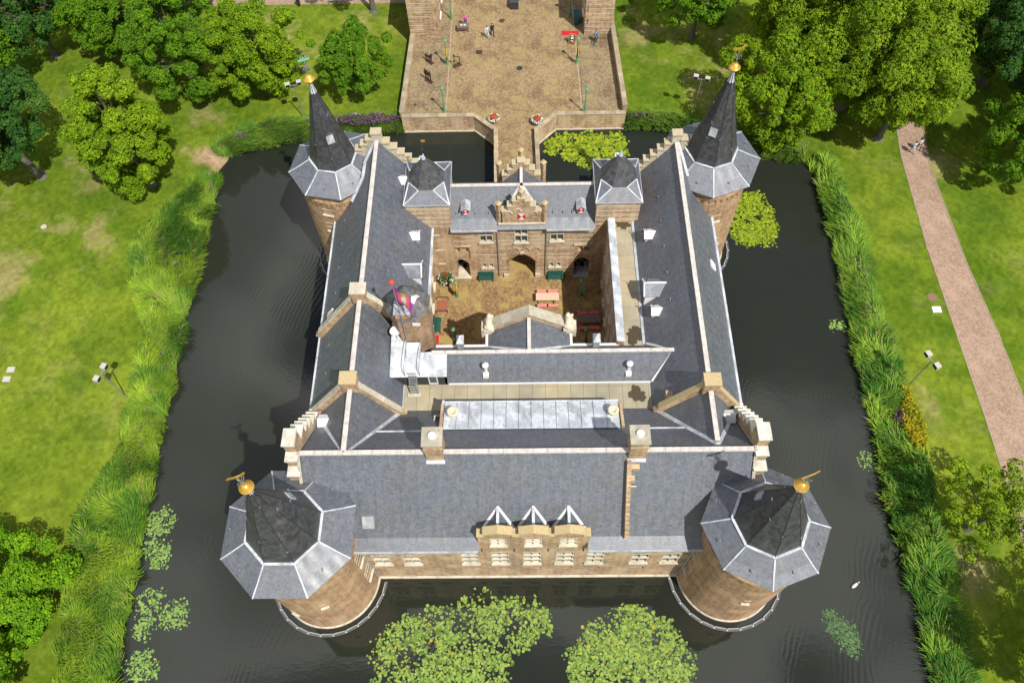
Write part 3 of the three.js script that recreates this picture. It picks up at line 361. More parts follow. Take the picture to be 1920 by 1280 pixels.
  part('zinc_edge', [box(zx0 - 0.05, zx1 + 0.05, ya - 0.12, ya + 0.06, za - 0.12, za), box(zx0 - 0.22, zx0 - 0.02, ya - 0.1, ya + 0.3, za - 0.1, za + 0.15)], mat.flash, t);
  for (const x of [zx0 - 0.18, zx1 + 0.2]) part('fire_parapet', [bar([x, ya - 0.15, za + 0.1], [x, yb - 0.05, zb2], 0.22, 0.5)], mat.brick, t);
  for (const x of [-5.45, 6.4]) { const m = part('roof_vent', lathe([[0.34, 12.7], [0.34, 13.3], [0.42, 13.32], [0.42, 13.5], [0.25, 13.55], [0.2, 13.4], [0, 13.4]], 20, x, 9.1), M([0.6, 0.53, 0.38], 0.7), t); part('vent_base', box(x - 0.4, x + 0.4, 12.7, 13.02, 8.8, 9.9), mat.zinc, m); }
  const sk = part('roof_light', [box(-6.98, -6.88, 11.2, 12.0, 8.75, 9.75), box(-6.35, -6.25, 11.2, 12.0, 8.75, 9.75), box(-6.88, -6.35, 11.2, 12, 8.75, 8.85), box(-6.88, -6.35, 11.2, 12.0, 9.65, 9.75)], mat.silver, t); part('pane', box(-6.88, -6.35, 11.85, 11.9, 8.85, 9.65), mat.glass, sk);
  part('lead_strip', [bar([-11, backY(10.6) + 0.03, 10.6], [-6.95, backY(10.6) + 0.03, 10.6], 0.12, 0.05), bar([8.0, backY(10.5) + 0.03, 10.5], [11.5, backY(10.5) + 0.03, 10.5], 0.12, 0.05)], mat.flash, t);
  // flat lead deck behind
  part('deck_base', box(-9.65, 9.95, DECK - 0.3, DECK - 0.02, 5.3, 8.1), mat.lead2, t);
  let x = -9.6; const r = rng(77); while (x < 9.8) { const w = Math.min(1.02 + 0.1 * (r() - 0.5), 9.9 - x), m2 = [mat.deck, mat.deck2, mat.deck3][Math.floor(r() * 3)]; part('deck_sheet', box(x + 0.012, x + w - 0.012, DECK - 0.02, DECK + 0.015 + 0.008 * r(), 5.72, 7.85), m2, t); part('deck_sheet', box(x + 0.012, x + w - 0.012, DECK - 0.02, DECK + 0.02 + 0.008 * r(), 5.45, 5.7), m2, t); x += w; }
  part('deck_edge', [box(-9.75, -9.6, DECK - 0.1, DECK + 0.12, 5.5, 7.85), box(9.88, 10.0, DECK - 0.1, DECK + 0.12, 5.4, 7.85)], mat.flash, t);
}
function blob(name, label, cx, cz, y, rx, rz, seed, m, cat = 'puddle', group) { const p = []; for (let k = 0; k < 72; k++) { const a = k / 72 * Math.PI * 2, q = 0.8 + 1.3 * (fbm(Math.cos(a) * 1.7 + seed, Math.sin(a) * 1.7, 4, seed) - 0.5) + 0.05 * (H(k, seed, 2) - 0.5); p.push([cx + rx * q * Math.cos(a), cz + rz * q * Math.sin(a)]); } const o = part(name, flatXZ(p, y), m, scene); o.name = numbered(name); return tag(o, label, cat, group); }
blob('puddle', 'dark brown puddle on the lead deck behind the front roof, right end', 8.65, 6.55, DECK + 0.032, 0.95, 0.85, 31, mat.puddle);

// ---------------------------------------------------------------- left wing
{
  const t = thing('left_wing', 'left wing of the castle, long slate roof with white ridge and brick cross gables', 'building'), RX = -12.58, RY = 16;
  part('roof_slope', slopeRoof([[-17.1, 9.7], [-16.75, 10.15], [RX, RY]], -15.2, 13.2, 'z'), mat.slate, t);
  part('roof_slope', [...slopeRoof([[RX, RY], [-8.6, 10.35], [-8.25, 9.95]], -15.2, 0.55, 'z'), ...slopeRoof([[RX, RY], [-9.6, DECK]], 0.55, 13.2, 'z')], mat.slate, t);
  for (let k = 0; k < 28; k++) { const z = -15.2 + k * 1.012; part('ridge_tile', bar([RX, RY + 0.05, z], [RX, RY + 0.05, z + 1.0], 0.34, 0.14), mat.ridge, t); }
  part('outer_wall', box(-16.9, -16.3, -0.6, 9.9, -15.4, 9), mat.brick, t); part('gutter', box(-17.22, -17.02, 9.55, 9.74, -14.4, 8), mat.flash, t); part('gutter', box(-8.28, -8.08, 9.82, 9.98, -11, 0.2), mat.flash, t);
  const F = frame([-8.7, 0, 0], [0, 0, 1], [1, 0, 0]), ws = []; for (const z of [-8.6, -6.2, -3.8, -1.4]) { ws.push([z - 0.5, z + 0.5, 6.3, 8.6], [z - 0.5, z + 0.5, 3.1, 5.2]); }
  part('court_wall', wallFace(F, rect(-10.6, 2, 1.9, 10.2), ws.map((w) => rect(...w))), mat.brick, t); for (const w of ws) win(t, F, ...w, 1, 2); part('string_course', F.box(-10.5, 2, 5.7, 5.9, -0.05, 0.12), mat.stone, t); part('string_course', F.box(-10.5, 2, 8.95, 9.12, -0.05, 0.12), mat.stone, t);
  // cross gables (brick parapets across the roof)
  const cg = (z, inner, capM) => { const m = part('cross_gable', [bar([RX, RY + 0.1, z], [-16.95, 10.0, z], 0.4, 0.9), bar([RX, RY + 0.1, z], inner, 0.4, 0.9)], mat.brick, t); part('gable_coping', [bar([RX, RY + 0.95, z], [-16.95, 10.85, z], 0.44, 0.1), bar([RX, RY + 0.95, z], add(inner, [0, 0.88, 0]), 0.44, 0.1)], mat.stone, m); part('gable_block', box(RX - 0.55, RX + 0.55, RY - 0.4, RY + 1.0, z - 0.45, z + 0.45), mat.brick, m); part('gable_block_cap', box(RX - 0.62, RX + 0.62, RY + 1.0, RY + 1.12, z - 0.52, z + 0.52), capM, m); };
  cg(8.05, [-9.6, 10.7, 8.05], mat.lichen); cg(0.55, [-9.9, 12.3, 0.55], mat.stone);
  // valleys where the roof meets the front range
  const vb = [-9.75, 10.78, 0]; vb[2] = RID[0] - (RID[1] - vb[1]) / BS; const va = [-15.9, 11.35, 0]; va[2] = RID[0] - (RID[1] - va[1]) / BS;
  part('valley_lead', [bar([RX, 15.85, 13.15], add(vb, [0, 0.1, 0]), 0.42, 0.08), bar([RX, 15.85, 13.15], add(va, [0, 0.12, 0]), 0.36, 0.08)], mat.flash, t);
  // stepped gable at the back
  const FB = frame([0, 0, -15.85], [1, 0, 0], [0, 0, -1]), st = [[-13.0, -12.15, 16.75]]; for (let k = 1; k <= 6; k++) { st.push([-12.15 + (k - 1) * 0.55, -12.15 + k * 0.55, 16.3 - k * 0.68]); st.push([-13.0 - k * 0.55, -13.0 - (k - 1) * 0.55, 16.65 - k * 0.62]); }
  stepped(t, FB, st, 0.6, 4, { wall: mat.stone, cap: mat.lichen2 }); part('back_wall', FB.box(-16.6, -8.7, -0.5, 11.6, -0.5, 0), mat.brick, t);
  part('gable_flashing', [bar([-12.75, 16.05, -15.1], [-13.75, 14.6, -14.2], 0.26, 0.08), bar([-13.75, 14.6, -14.2], [-13.85, 14.42, -12.6], 0.26, 0.08), bar([-13.85, 14.42, -12.6], [-15.0, 12.75, -11.3], 0.26, 0.08)], mat.flash, t);
  const LY = (x) => RY - (x - RX) * (RY - 10.35) / (-8.6 - RX), OY = (x) => RY - (RX - x) * (RY - 10.15) / (RX + 16.75);
  smallDormer(t, [-9.1, LY(-9.1) - 0.2, -8.3], [1, 0, 0], 0.8, 0.95, 1.0, { finial: 1, run: 0.7, roof: mat.white }); smallDormer(t, [-8.75, 10.3, -4.7], [1, 0, 0], 1.5, 1.6, 1.6, { run: 1.4, roof: mat.lead2, wall: mat.white, edge: 1 });
  smallDormer(t, [-10.2, LY(-10.2) - 0.2, -13.2], [1, 0, 0], 0.8, 0.9, 0.9, { roof: mat.white, run: 0.5 }); smallDormer(t, [-15.4, OY(-15.4) - 0.1, 9.4], [-1, 0, 0], 0.75, 0.8, 1, { roof: mat.white, run: 0.5 });
  skylight(t, [-16.05, OY(-16.05), -0.7], [0, 0, 1], [0.58, 0.81, 0], 0.85, 0.95);
  for (let k = 0; k < 9; k++) { hookAt(t, [-15.7, OY(-15.7), -12.5 + k * 2.5]); if (k < 6) hookAt(t, [-11, LY(-11), -12 + k * 2.2 + (k % 2) * 0.6]); } hookAt(t, [-9.2, LY(-9.2), -10.2]); hookAt(t, [-9.2, LY(-9.2), -6.9]);
}
// ---------------------------------------------------------------- right wing
{
  const t = thing('right_wing', 'right wing of the castle, slate roof beside the flat lead walkway', 'building'), RX = 13.25, RY = 15.2, EX = 9.72, EY = 10.45, OX = 16.85;
  const RYi = (x) => RY - (RX - x) * (RY - EY) / (RX - EX), ROy = (x) => RY - (x - RX) * (RY - 10.15) / (16.5 - RX);
  part('roof_slope', slopeRoof([[EX, EY], [RX, RY]], -15.2, 12.6, 'z'), mat.slate, t); part('roof_slope', slopeRoof([[RX, RY], [16.5, 10.15], [OX, 9.7]], -15.2, 12.6, 'z'), mat.slate, t);
  for (let k = 0; k < 27; k++) { const z = -15.2 + k * 1.02; part('ridge_tile', bar([RX, RY + 0.05, z], [RX, RY + 0.05, z + 1.005], 0.34, 0.14), mat.ridge, t); }
  part('outer_wall', box(16.1, 16.7, -0.6, 9.9, -15.4, 9), mat.brick, t); part('gutter', box(16.8, 17.0, 9.55, 9.74, -13.8, 8.2), mat.flash, t);
  const F = frame([7.42, 0, 0], [0, 0, -1], [-1, 0, 0]), ws = []; for (const z of [-8.6, -6.5, -4.4, -2.3, -0.2]) ws.push([-z - 0.45, -z + 0.45, 7.2, 9.4], [-z - 0.45, -z + 0.45, 3.2, 5.6]);
  part('court_wall', wallFace(F, rect(-2, 10.5, 1.9, 10.95), ws.map((w) => rect(...w)), 0.3), mat.brickRed, t); for (const w of ws) win(t, F, ...w, 1, 2);
  for (let k = 0; k < 12; k++) part('stone_band', F.box(-2, 10.5, 2.6 + k * 0.68, 2.7 + k * 0.68, -0.05, 0.012), mat.stone, t);
  part('parapet', box(7.44, 7.95, 9.6, 10.95, -10.5, 2.0), mat.brickRed, t); for (let k = 0; k < 10; k++) part('parapet_coping', box(7.36, 8.0, 10.95, 11.05, -10.5 + k * 1.25 + 0.01, -10.5 + (k + 1) * 1.25 - 0.01), mat.flash, t);
  part('walkway_base', box(7.95, 9.9, 9.9, 10.38, -10.9, 2.3), mat.lead2, t); const r = rng(12); let z = -10.7; while (z < 1.9) { const w = Math.min(1.2 + r() * 0.15, 2.05 - z); part('deck_sheet', box(8.0, 9.66, 10.36, 10.41 + 0.01 * r(), z + 0.012, z + w - 0.012), [mat.deck, mat.deck2, mat.deck3][Math.floor(r() * 3)], t); z += w; }
  part('eave_gutter', box(9.5, 9.72, 10.36, 10.5, -10.9, 2), mat.lead, t);
  const m = part('cross_gable', [bar([RX, RY + 0.1, 8.1], [OX - 0.1, 9.9, 8.1], 0.4, 0.9), bar([RX, RY + 0.1, 8.1], [10.05, 11.0, 8.1], 0.4, 0.9)], mat.brick, t); part('gable_coping', [bar([RX, RY + 0.95, 8.1], [OX - 0.1, 10.75, 8.1], 0.44, 0.1), bar([RX, RY + 0.95, 8.1], [10.05, 11.85, 8.1], 0.44, 0.1)], mat.lichen, m); part('gable_block', box(RX - 0.55, RX + 0.55, RY - 0.4, RY + 1.0, 7.65, 8.55), mat.brick, m); part('gable_block_cap', box(RX - 0.62, RX + 0.62, RY + 1.0, RY + 1.12, 7.58, 8.62), mat.lichen, m);
  part('flue_block', box(10.6, 11.4, 10.8, 12.3, 7.0, 7.7), mat.brick, t);
  const fz = (y) => RID[0] - (RID[1] - y) / BS, a = [RX, RY - 0.02, fz(RY)], b = [10.05, RYi(10.05) + 0.1, fz(RYi(10.05))], c = [15.5, ROy(15.5) + 0.1, fz(ROy(15.5))]; part('valley_lead', [bar(add(a, [0, 0.06, 0]), b, 0.42, 0.08), bar(add(a, [0, 0.06, 0]), c, 0.34, 0.08)], mat.flash, t);
  const FB = frame([0, 0, -15.85], [1, 0, 0], [0, 0, -1]), st = [[12.85, 13.65, 16.0]]; for (let k = 1; k <= 6; k++) { st.push([13.65 + (k - 1) * 0.53, 13.65 + k * 0.53, 15.95 - k * 0.55]); st.push([12.85 - k * 0.53, 12.85 - (k - 1) * 0.53, 15.6 - k * 0.68]); }
  stepped(t, FB, st, 0.6, 4, { wall: mat.stone, cap: mat.lichen2 }); part('back_wall', FB.box(8, 16.4, -0.5, 11.2, -0.5, 0), mat.brick, t); part('gable_flashing', [bar([13.35, 15.3, -15.1], [13.75, 14.65, -14.0], 0.24, 0.08), bar([13.75, 14.65, -14.0], [14.1, 14.1, -12.4], 0.24, 0.08)], mat.flash, t);
  smallDormer(t, [10.35, RYi(10.35) - 0.2, -7.9], [-1, 0, 0], 0.8, 0.95, 1.0, { finial: 1, run: 0.7, roof: mat.white }); smallDormer(t, [9.85, RYi(9.85) - 0.1, -2.4], [-1, 0, 0], 1.5, 1.6, 1.5, { finial: 1, run: 1.3, roof: mat.lead2, wall: mat.white, edge: 1 }); smallDormer(t, [10.3, RYi(10.3) - 0.2, -0.35], [-1, 0, 0], 0.75, 0.9, 0.9, { run: 0.6, roof: mat.white, finial: 1 }); smallDormer(t, [15.2, ROy(15.2) - 0.1, 9.5], [1, 0, 0], 0.8, 0.9, 1, { roof: mat.white, run: 0.5 });
  skylight(t, [15.9, ROy(15.9), -5.2], [0, 0, 1], [-0.55, 0.84, 0], 0.7, 0.85);
  for (let k = 0; k < 9; k++) { hookAt(t, [15.4, ROy(15.4), -10.5 + k * 2.2]); if (k < 5) hookAt(t, [11.6, RYi(11.6), -11 + k * 2.6]); }
}
blob('puddle', 'dark wet patch on the lead walkway, far end by the gate turret', 8.75, -10.15, 10.435, 0.75, 0.6, 5, mat.puddle); blob('puddle', 'dark wet patch on the lead walkway, near end', 8.9, 1.0, 10.435, 0.85, 0.95, 9, mat.puddle);

// ---------------------------------------------------------------- cross range with porch (near side of the courtyard)
{
  const t = thing('cross_range', 'cross range of the castle between courtyard and lead deck, with a gabled porch', 'building'), RZ = 3.78, RY = 12.72;
  part('roof_slope', slopeRoof([[RZ, RY], [5.42, DECK + 0.05]].map(([z, y]) => [z, y]).reverse(), -6.2, 11.9, 'x'), mat.slate, t); part('roof_slope', slopeRoof([[RZ, RY], [2.1, DECK]], -7.6, 11.9, 'x'), mat.slate, t);
  for (let k = 0; k < 19; k++) part('ridge_tile', bar([-7.3 + k, RY + 0.05, RZ], [-6.31 + k, RY + 0.05, RZ], 0.3, 0.12), mat.ridge, t);
  part('eave_lead', box(-6.1, 10, DECK - 0.02, DECK + 0.1, 5.34, 5.48), mat.white, t); part('court_gutter', [box(-7.3, -3.1, DECK - 0.2, DECK - 0.02, 1.85, 2.05), box(3.65, 7.6, DECK - 0.2, DECK - 0.02, 1.85, 2.05)], mat.white, t);
  part('valley_lead', bar([11.6, RY + 0.05, RZ], [9.95, 10.72, 5.5], 0.3, 0.08), mat.white, t); part('valley_lead', bar([11.5, RY + 0.02, RZ - 0.05], [9.75, 10.6, 2.0], 0.22, 0.06), mat.white, t);
  part('court_wall', box(-7.4, 7.42, 1.9, DECK - 0.1, 2.02, 2.4), mat.brick, t); part('inner_wall', box(-9.6, 9.9, 2, DECK - 0.35, 4.9, 5.3), mat.brick, t);
  // porch: steep roof and a stone-coped pediment wall
  const px0 = -3.05, px1 = 3.62, pc = 0.29, pe = 10.55, zf = 0.75;
  part('porch_roof', poly([[px0, pe, zf], [px0, pe, 2.15], [pc, RY, RZ], [pc, RY, zf]]), mat.slate, t); part('porch_roof', poly([[pc, RY, zf], [pc, RY, RZ], [px1, pe, 2.15], [px1, pe, zf]]), mat.slate, t);
  part('porch_ridge', bar([pc, RY + 0.04, zf], [pc, RY + 0.04, RZ], 0.28, 0.12), mat.ridge, t); part('porch_valley', [bar([pc, RY + 0.05, RZ - 0.1], [px0, pe + 0.06, 2.15], 0.2, 0.06), bar([pc, RY + 0.05, RZ - 0.1], [px1, pe + 0.06, 2.15], 0.2, 0.06)], mat.flash, t);
  part('porch_gutter', [box(px0 - 0.2, px0, pe - 0.15, pe + 0.05, zf, 2.1), box(px1, px1 + 0.2, pe - 0.15, pe + 0.05, zf, 2.1)], mat.white, t);
  part('porch_wall', [box(px0, px1, 1.9, pe, 0.0, 2.0), prism([[px0 - 0.1, pe, 0.05], [px1 + 0.1, pe, 0.05], [px1 + 0.1, pe + 0.55, 0.05], [pc, RY + 0.55, 0.05], [px0 - 0.1, pe + 0.55, 0.05]], [0, 0, 0.7])], mat.brick, t);
  part('pediment_coping', [bar([px0 - 0.1, pe + 0.62, 0.38], [pc, RY + 0.62, 0.38], 0.95, 0.12), bar([pc, RY + 0.62, 0.38], [px1 + 0.1, pe + 0.62, 0.38], 0.95, 0.12)], mat.cap, t);
  for (const x of [px0 - 0.1, px1 + 0.1]) part('corner_pier', box(x - 0.42, x + 0.42, pe - 0.4, pe + 0.75, 0.1, 1.0), mat.stone, t);
  for (const x of [-5.2, 5.65]) { const m = part('gutter_hood', box(x - 0.24, x + 0.24, 10.6, 12.15, 1.95, 2.6), mat.lead, t); part('hood_roof', [poly([[x - 0.3, 12.1, 1.85], [x + 0.3, 12.1, 1.85], [x, 12.75, 2.25]]), poly([[x + 0.3, 12.1, 1.85], [x + 0.3, 12.1, 2.68], [x, 12.75, 2.25]]), poly([[x + 0.3, 12.1, 2.68], [x - 0.3, 12.1, 2.68], [x, 12.75, 2.25]]), poly([[x - 0.3, 12.1, 2.68], [x - 0.3, 12.1, 1.85], [x, 12.75, 2.25]])], mat.flash, m); part('hood_spike', cyl([x, 12.7, 2.25], [x, 13.5, 2.25], 0.02), mat.iron, m); }
  for (const x of [-3.14, 8.05]) part('vent_pipe', [cyl([x, 10.9, 4.75], [x, 12.3, 4.75], 0.14, 0.14, 14), lathe([[0.0, 12.55], [0.26, 12.45], [0.26, 12.3], [0, 12.28]], 16, x, 4.75), box(x - 0.22, x + 0.22, 11.0, 11.35, 4.6, 5.2)], mat.white, t);
  // zinc-roofed penthouse at the left end
  const zr = [[-10.55, 5.6], [-6.12, 5.6], [-6.12, 3.75], [-8.0, 3.75], [-8.6, 1.2], [-10.55, 1.2]], yz = (z) => 12.75 - (z - 3.75) * 0.33;
  for (const [q, n2] of [[[[-10.55, 5.6], [-9.3, 5.6], [-9.3, 1.2], [-10.55, 1.2]], 0], [[[-9.29, 5.6], [-8.2, 5.6], [-8.2, 3.0], [-9.29, 3.0]], 1], [[[-8.19, 5.6], [-7.16, 5.6], [-7.16, 3.75], [-8.19, 3.75]], 2], [[[-7.15, 5.6], [-6.12, 5.6], [-6.12, 3.75], [-7.15, 3.75]], 3]]) part('penthouse_sheet', prism(q.map(([x, z]) => [x, Math.min(yz(z), 12.95), z]).reverse(), [0, 0.06, 0]), mat.flash, t);
  part('penthouse_wall', [box(-10.3, -6.2, DECK - 0.1, 12.05, 5.3, 5.45), box(-6.35, -6.2, DECK, 12.1, 3.8, 5.45)], M([0.035, 0.036, 0.04], 0.7), t);
  const w = part('penthouse_window', [box(-7.62, -6.9, 10.75, 10.85, 5.44, 5.52), box(-7.62, -7.54, 10.85, 11.95, 5.44, 5.52), box(-6.98, -6.9, 10.85, 11.95, 5.44, 5.52)], mat.white, t); part('pane', box(-7.54, -6.98, 10.85, 11.95, 5.452, 5.47), M([0.05, 0.09, 0.10], 0.1), w);
  const lad = part('ladder', [bar([-9.05, DECK + 0.1, 6.35], [-9.05, 12.35, 5.6], 0.06), bar([-8.45, DECK + 0.1, 6.35], [-8.45, 12.35, 5.6], 0.06)], mat.steel, t); for (let k = 0; k < 9; k++) part('rung', bar([-9.05, DECK + 0.25 + k * 0.23, 6.28 - k * 0.094], [-8.45, DECK + 0.25 + k * 0.23, 6.28 - k * 0.094], 0.09, 0.05), mat.steel, lad); part('ladder_foot', box(-9.3, -8.3, DECK, DECK + 0.12, 6.2, 6.5), mat.stone, lad);
  for (const x of [-9.35, -8.2]) part('handrail', tube([[x, 12.3, 5.55], [x, 13.1, 5.3], [x + 0.1, 13.5, 4.2], [x + 0.15, 13.5, 3.0]], 0.03, 6, 16), mat.steel, t);
  part('satellite_dish', [lathe([[0, 13.62], [0.25, 13.66], [0.42, 13.78], [0.43, 13.8], [0.3, 13.72], [0, 13.68]], 20, -10.1, 2.4), cyl([-10.0, 12.8, 2.6], [-10.05, 13.65, 2.4], 0.04)], mat.white, t);
}
// ---------------------------------------------------------------- stair tower with chimney and flag
{
  const t = thing('stair_tower', 'octagonal brick stair tower with weathered slate roof in the courtyard corner', 'tower'), cx = -8.88, cz = 1.24, V = (r, y, k) => { const a = (k + 0.5) * Math.PI / 4; return [cx + r * Math.cos(a), y, cz + r * Math.sin(a)]; };
  mat.oldSlate = M([2.2, 2.15, 2.0], 0.8, { map: spireTex });
  for (let k = 0; k < 8; k++) { part('tower_wall', poly([V(1.55, 1.9, k), V(1.55, 1.9, k + 1), V(1.55, 16, k + 1), V(1.55, 16, k)].reverse()), mat.brickRed, t); part('roof_facet', [poly([V(1.78, 15.95, k), V(0.02, 18.3, k), V(0.02, 18.3, k + 1), V(1.78, 15.95, k + 1)]), poly([V(1.78, 15.95, k), V(1.78, 15.95, k + 1), V(1.5, 15.9, k + 1), V(1.5, 15.9, k)])], mat.oldSlate, t); }
  smallDormer(t, [cx + 0.75, 16.75, cz + 0.45], [0.86, 0, 0.5], 0.5, 0.5, 0.5, { roof: mat.white, run: 0.2 });
  part('vent_plate', box(cx + 0.35, cx + 0.95, 15.2, 15.55, cz + 1.5, cz + 1.56), mat.white, t);
  const c = thing('tower_chimney', 'tall brick chimney with pale slab standing against the stair tower', 'chimney');
  part('shaft', [box(-9.62, -8.62, 12, 16.9, 1.75, 2.75), box(-9.68, -8.56, 16.3, 16.5, 1.69, 2.81)], mat.brickRed, c); part('slab', box(-9.75, -8.5, 16.9, 17.06, 1.65, 2.88), mat.lead, c); part('climbing_irons', Array.from({ length: 11 }, (_, k) => box(-9.72, -9.6, 12.6 + k * 0.38, 12.65 + k * 0.38, 2.1, 2.45)), mat.iron, c);
  const f = thing('flag', 'purple, red and white flag on a pole fixed to the tower chimney', 'flag');
  part('flagpole', cyl([-9.2, 12.2, 2.86], [-9.2, 21.2, 2.86], 0.05, 0.035), mat.steel, f); part('pole_ball', ball(-9.2, 21.3, 2.86, 0.2), M([0.65, 0.06, 0.03], 0.5), f);
  const W = 34, Hh = 24, pos = [], uv = [], idx = []; for (let j = 0; j <= Hh; j++) for (let i = 0; i <= W; i++) { const u = i / W, v = j / Hh, sag = u * u * 1.0; pos.push(-9.17 + 1.25 * u + 0.18 * Math.sin(v * 5 + u * 3) * u, 20.9 - 1.95 * v * (1 - 0.15 * u) - 1.15 * u - sag * 0.3, 2.86 + 0.3 * Math.sin(u * 7 + v * 2.5) * u + 0.75 * u); uv.push(u, 1 - v); } for (let j = 0; j < Hh; j++) for (let i = 0; i < W; i++) { const a = j * (W + 1) + i; idx.push(a, a + W + 1, a + 1, a + 1, a + W + 1, a + W + 2); }
  const g = new THREE.BufferGeometry(); g.setAttribute('position', new THREE.Float32BufferAttribute(pos, 3)); g.setAttribute('uv', new THREE.Float32BufferAttribute(uv, 2)); g.setIndex(idx); g.computeVertexNormals();
  const ft = tex(256, 256, (u, v) => { const d = Math.hypot((u - 0.5) * 1.1, v - 0.52); let c = [0.46, 0.03, 0.46]; if (d < 0.46 + 0.03 * Math.sin(Math.atan2(v - 0.52, u - 0.5) * 7)) c = [0.82, 0.16, 0.16]; if (Math.hypot((u - 0.5) * 1.5, (v - 0.5)) < 0.26 || (Math.abs(u - 0.52) < 0.07 && v < 0.7 && v > 0.2)) c = [0.8, 0.74, 0.66]; if (v > 0.82 && Math.abs(u - 0.45) < 0.12) c = [0.75, 0.5, 0.05]; return c; });
  part('flag_cloth', g, M([1, 1, 1], 0.7, { map: ft, transmission: 0.15, thickness: 0 }), f);
}

// ---------------------------------------------------------------- gatehouse and its turrets
{
  const t = thing('gatehouse', 'gatehouse across the back of the courtyard with arched passage and stepped centre gable', 'building'), Z = -10.5, EY = 10.05, RZ = -12.9, RY = 12.7;
  const F = frame([0, 0, Z], [1, 0, 0], [0, 0, 1]), B = frame([0, 0, -15.35], [-1, 0, 0], [0, 0, -1]);
  const gate = arch(-1.5, 1.05, 1.99, 5.75, 1.25), doorL = arch(-6.8, -5.3, 1.99, 4.95, 0.7), doorR = arch(4.75, 6.2, 1.99, 5.0, 0.7);
  const W = [[-4.1, -2.85, 7.6, 9.75, 2, 2], [-0.9, 0.36, 7.5, 9.65, 2, 2], [2.35, 3.65, 7.65, 9.8, 2, 2], [-4.12, -3.62, 3.5, 4.3, 1, 1], [-3.45, -2.95, 3.5, 4.3, 1, 1], [2.33, 2.83, 3.5, 4.3, 1, 1], [3.0, 3.5, 3.5, 4.3, 1, 1], [-8.3, -7.75, 8.9, 9.7, 1, 1], [-8.2, -7.6, 6.6, 7.3, 1, 1], [-8.15, -7.55, 4.4, 5.1, 1, 1]], aw = [[-6.55, -6.05], [-5.75, -5.25], [4.95, 5.45], [5.6, 6.1]].map(([a, b]) => arch(a, b, 6.1, 6.9, 0.2));
  part('court_wall', wallFace(F, rect(-8.75, 7.42, 1.9, EY), [gate, doorL, doorR, ...aw, ...W.map((w) => rect(w[0], w[1], w[2], w[3]))], 0.4), mat.brick, t);
  for (const w of W) win(t, F, ...w, { d: 0.3 }); for (const a of aw) part('blind_window', F.box(a[0][0], a[1][0], 6.1, 6.9, -0.39, -0.35), mat.cap, t);
  for (const [d, m] of [[doorL, mat.door], [doorR, mat.door]]) { part('door_recess', F.box(d[0][0] - 0.05, d[1][0] + 0.05, 2.0, 5.1, -2.4, -2.3), m, t); part('door_sides', [F.box(d[0][0] - 0.1, d[0][0], 2, 5.1, -2.4, -0.4), F.box(d[1][0], d[1][0] + 0.1, 2, 5.1, -2.4, -0.4), F.box(d[0][0], d[1][0], 5.0, 5.1, -2.4, -0.4)], mat.brickRed, t); part('door_sill', F.box(d[0][0] - 0.05, d[1][0] + 0.1, 1.98, 2.06, -2.3, 0.25), d === doorL ? mat.stone : mat.lead, t); for (let k = 0; k < 8; k++) part('floor_tile', F.box(d[0][0] + (k % 4) * 0.37, d[0][0] + (k % 4) * 0.37 + 0.35, 2.06, 2.08, -2.2 + Math.floor(k / 4) * 0.6, -1.64 + Math.floor(k / 4) * 0.6), (k + (k >> 2)) % 2 ? mat.dark : mat.lead, t); }
  // passage
  part('passage_wall', [F.box(-1.75, -1.5, 2, 5.9, -4.85, -0.4), F.box(1.05, 1.3, 2, 5.9, -4.85, -0.4), F.box(-1.75, 1.3, 5.75, 5.95, -4.85, -0.4)], mat.brickRed, t);
  part('back_wall', wallFace(B, rect(-7.5, 8.8, -0.6, EY), [arch(-1.05, 1.5, 1.99, 5.75, 1.25)], 0.4), mat.brick, t);
  for (const [a0, a1] of [[-2.0, -1.5], [1.05, 1.55]]) part('gate_stone', F.box(a0, a1, 2, 2.5, 0.002, 0.2), mat.stone, t); part('keystone', F.box(-0.4, -0.05, 5.75, 6.05, 0.002, 0.12), mat.stone, t);
  const ar = []; for (let i = 0; i < 12; i++) { const p = (q) => { const s = q / 12; return F.at(mix(1.15, -1.6, s), 4.62 + 1.3 * Math.sin(Math.PI * s), 0.04); }; ar.push(bar(p(i), p(i + 1), 0.1, 0.22, [0, 0, 1])); } part('arch_ring', ar, mat.brickRed, t);
  for (let k = 0; k < 3; k++) { const x = -1.25 + k * 1.02, a2 = []; for (let i = 0; i < 6; i++) { const p = (q) => F.at(x + 0.8 * q / 6, 6.35 + 0.45 * Math.sin(Math.PI * q / 6), 0.07); a2.push(bar(p(i), p(i + 1), 0.14, 0.1, [0, 0, 1])); } part('blind_arch', a2, mat.brick, t); }
  for (const [a, b] of [[-6.85, -5.0], [4.6, 6.3]]) part('hood_mould', [F.box(a, b, 7.05, 7.18, 0.002, 0.16), F.box(b - 0.12, b, 5.2, 7.05, 0.002, 0.14)], mat.brick, t);
  // white stone bands, broken by the openings
  const bands = [2.75, 3.3, 5.0, 5.6, 6.5, 7.25, 7.75, 8.4, 8.95, 9.45], cuts = [[-1.65, 1.2, 0, 5.9], [-6.9, -5.2, 0, 7.1], [4.65, 6.3, 0, 7.1], ...W.map((w) => [w[0] - 0.12, w[1] + 0.12, w[2] - 0.2, w[3] + 0.1])];
  bands.forEach((y, i) => { const xs = [[i % 3 ? -2.2 : -8.6, 7.35]]; if (i % 3) xs.push([-8.6 + (i % 2) * 3, -6.9 + (i % 4)]); let seg = xs; for (const c of cuts) if (y > c[2] && y < c[3]) seg = seg.flatMap(([a, b]) => [[a, Math.min(b, c[0])], [Math.max(a, c[1]), b]].filter(([p, q]) => q - p > 0.15)); seg.forEach(([a, b]) => part('stone_band', F.box(a, b, y, y + 0.11, 0.002, 0.02), mat.paleStone, t)); });
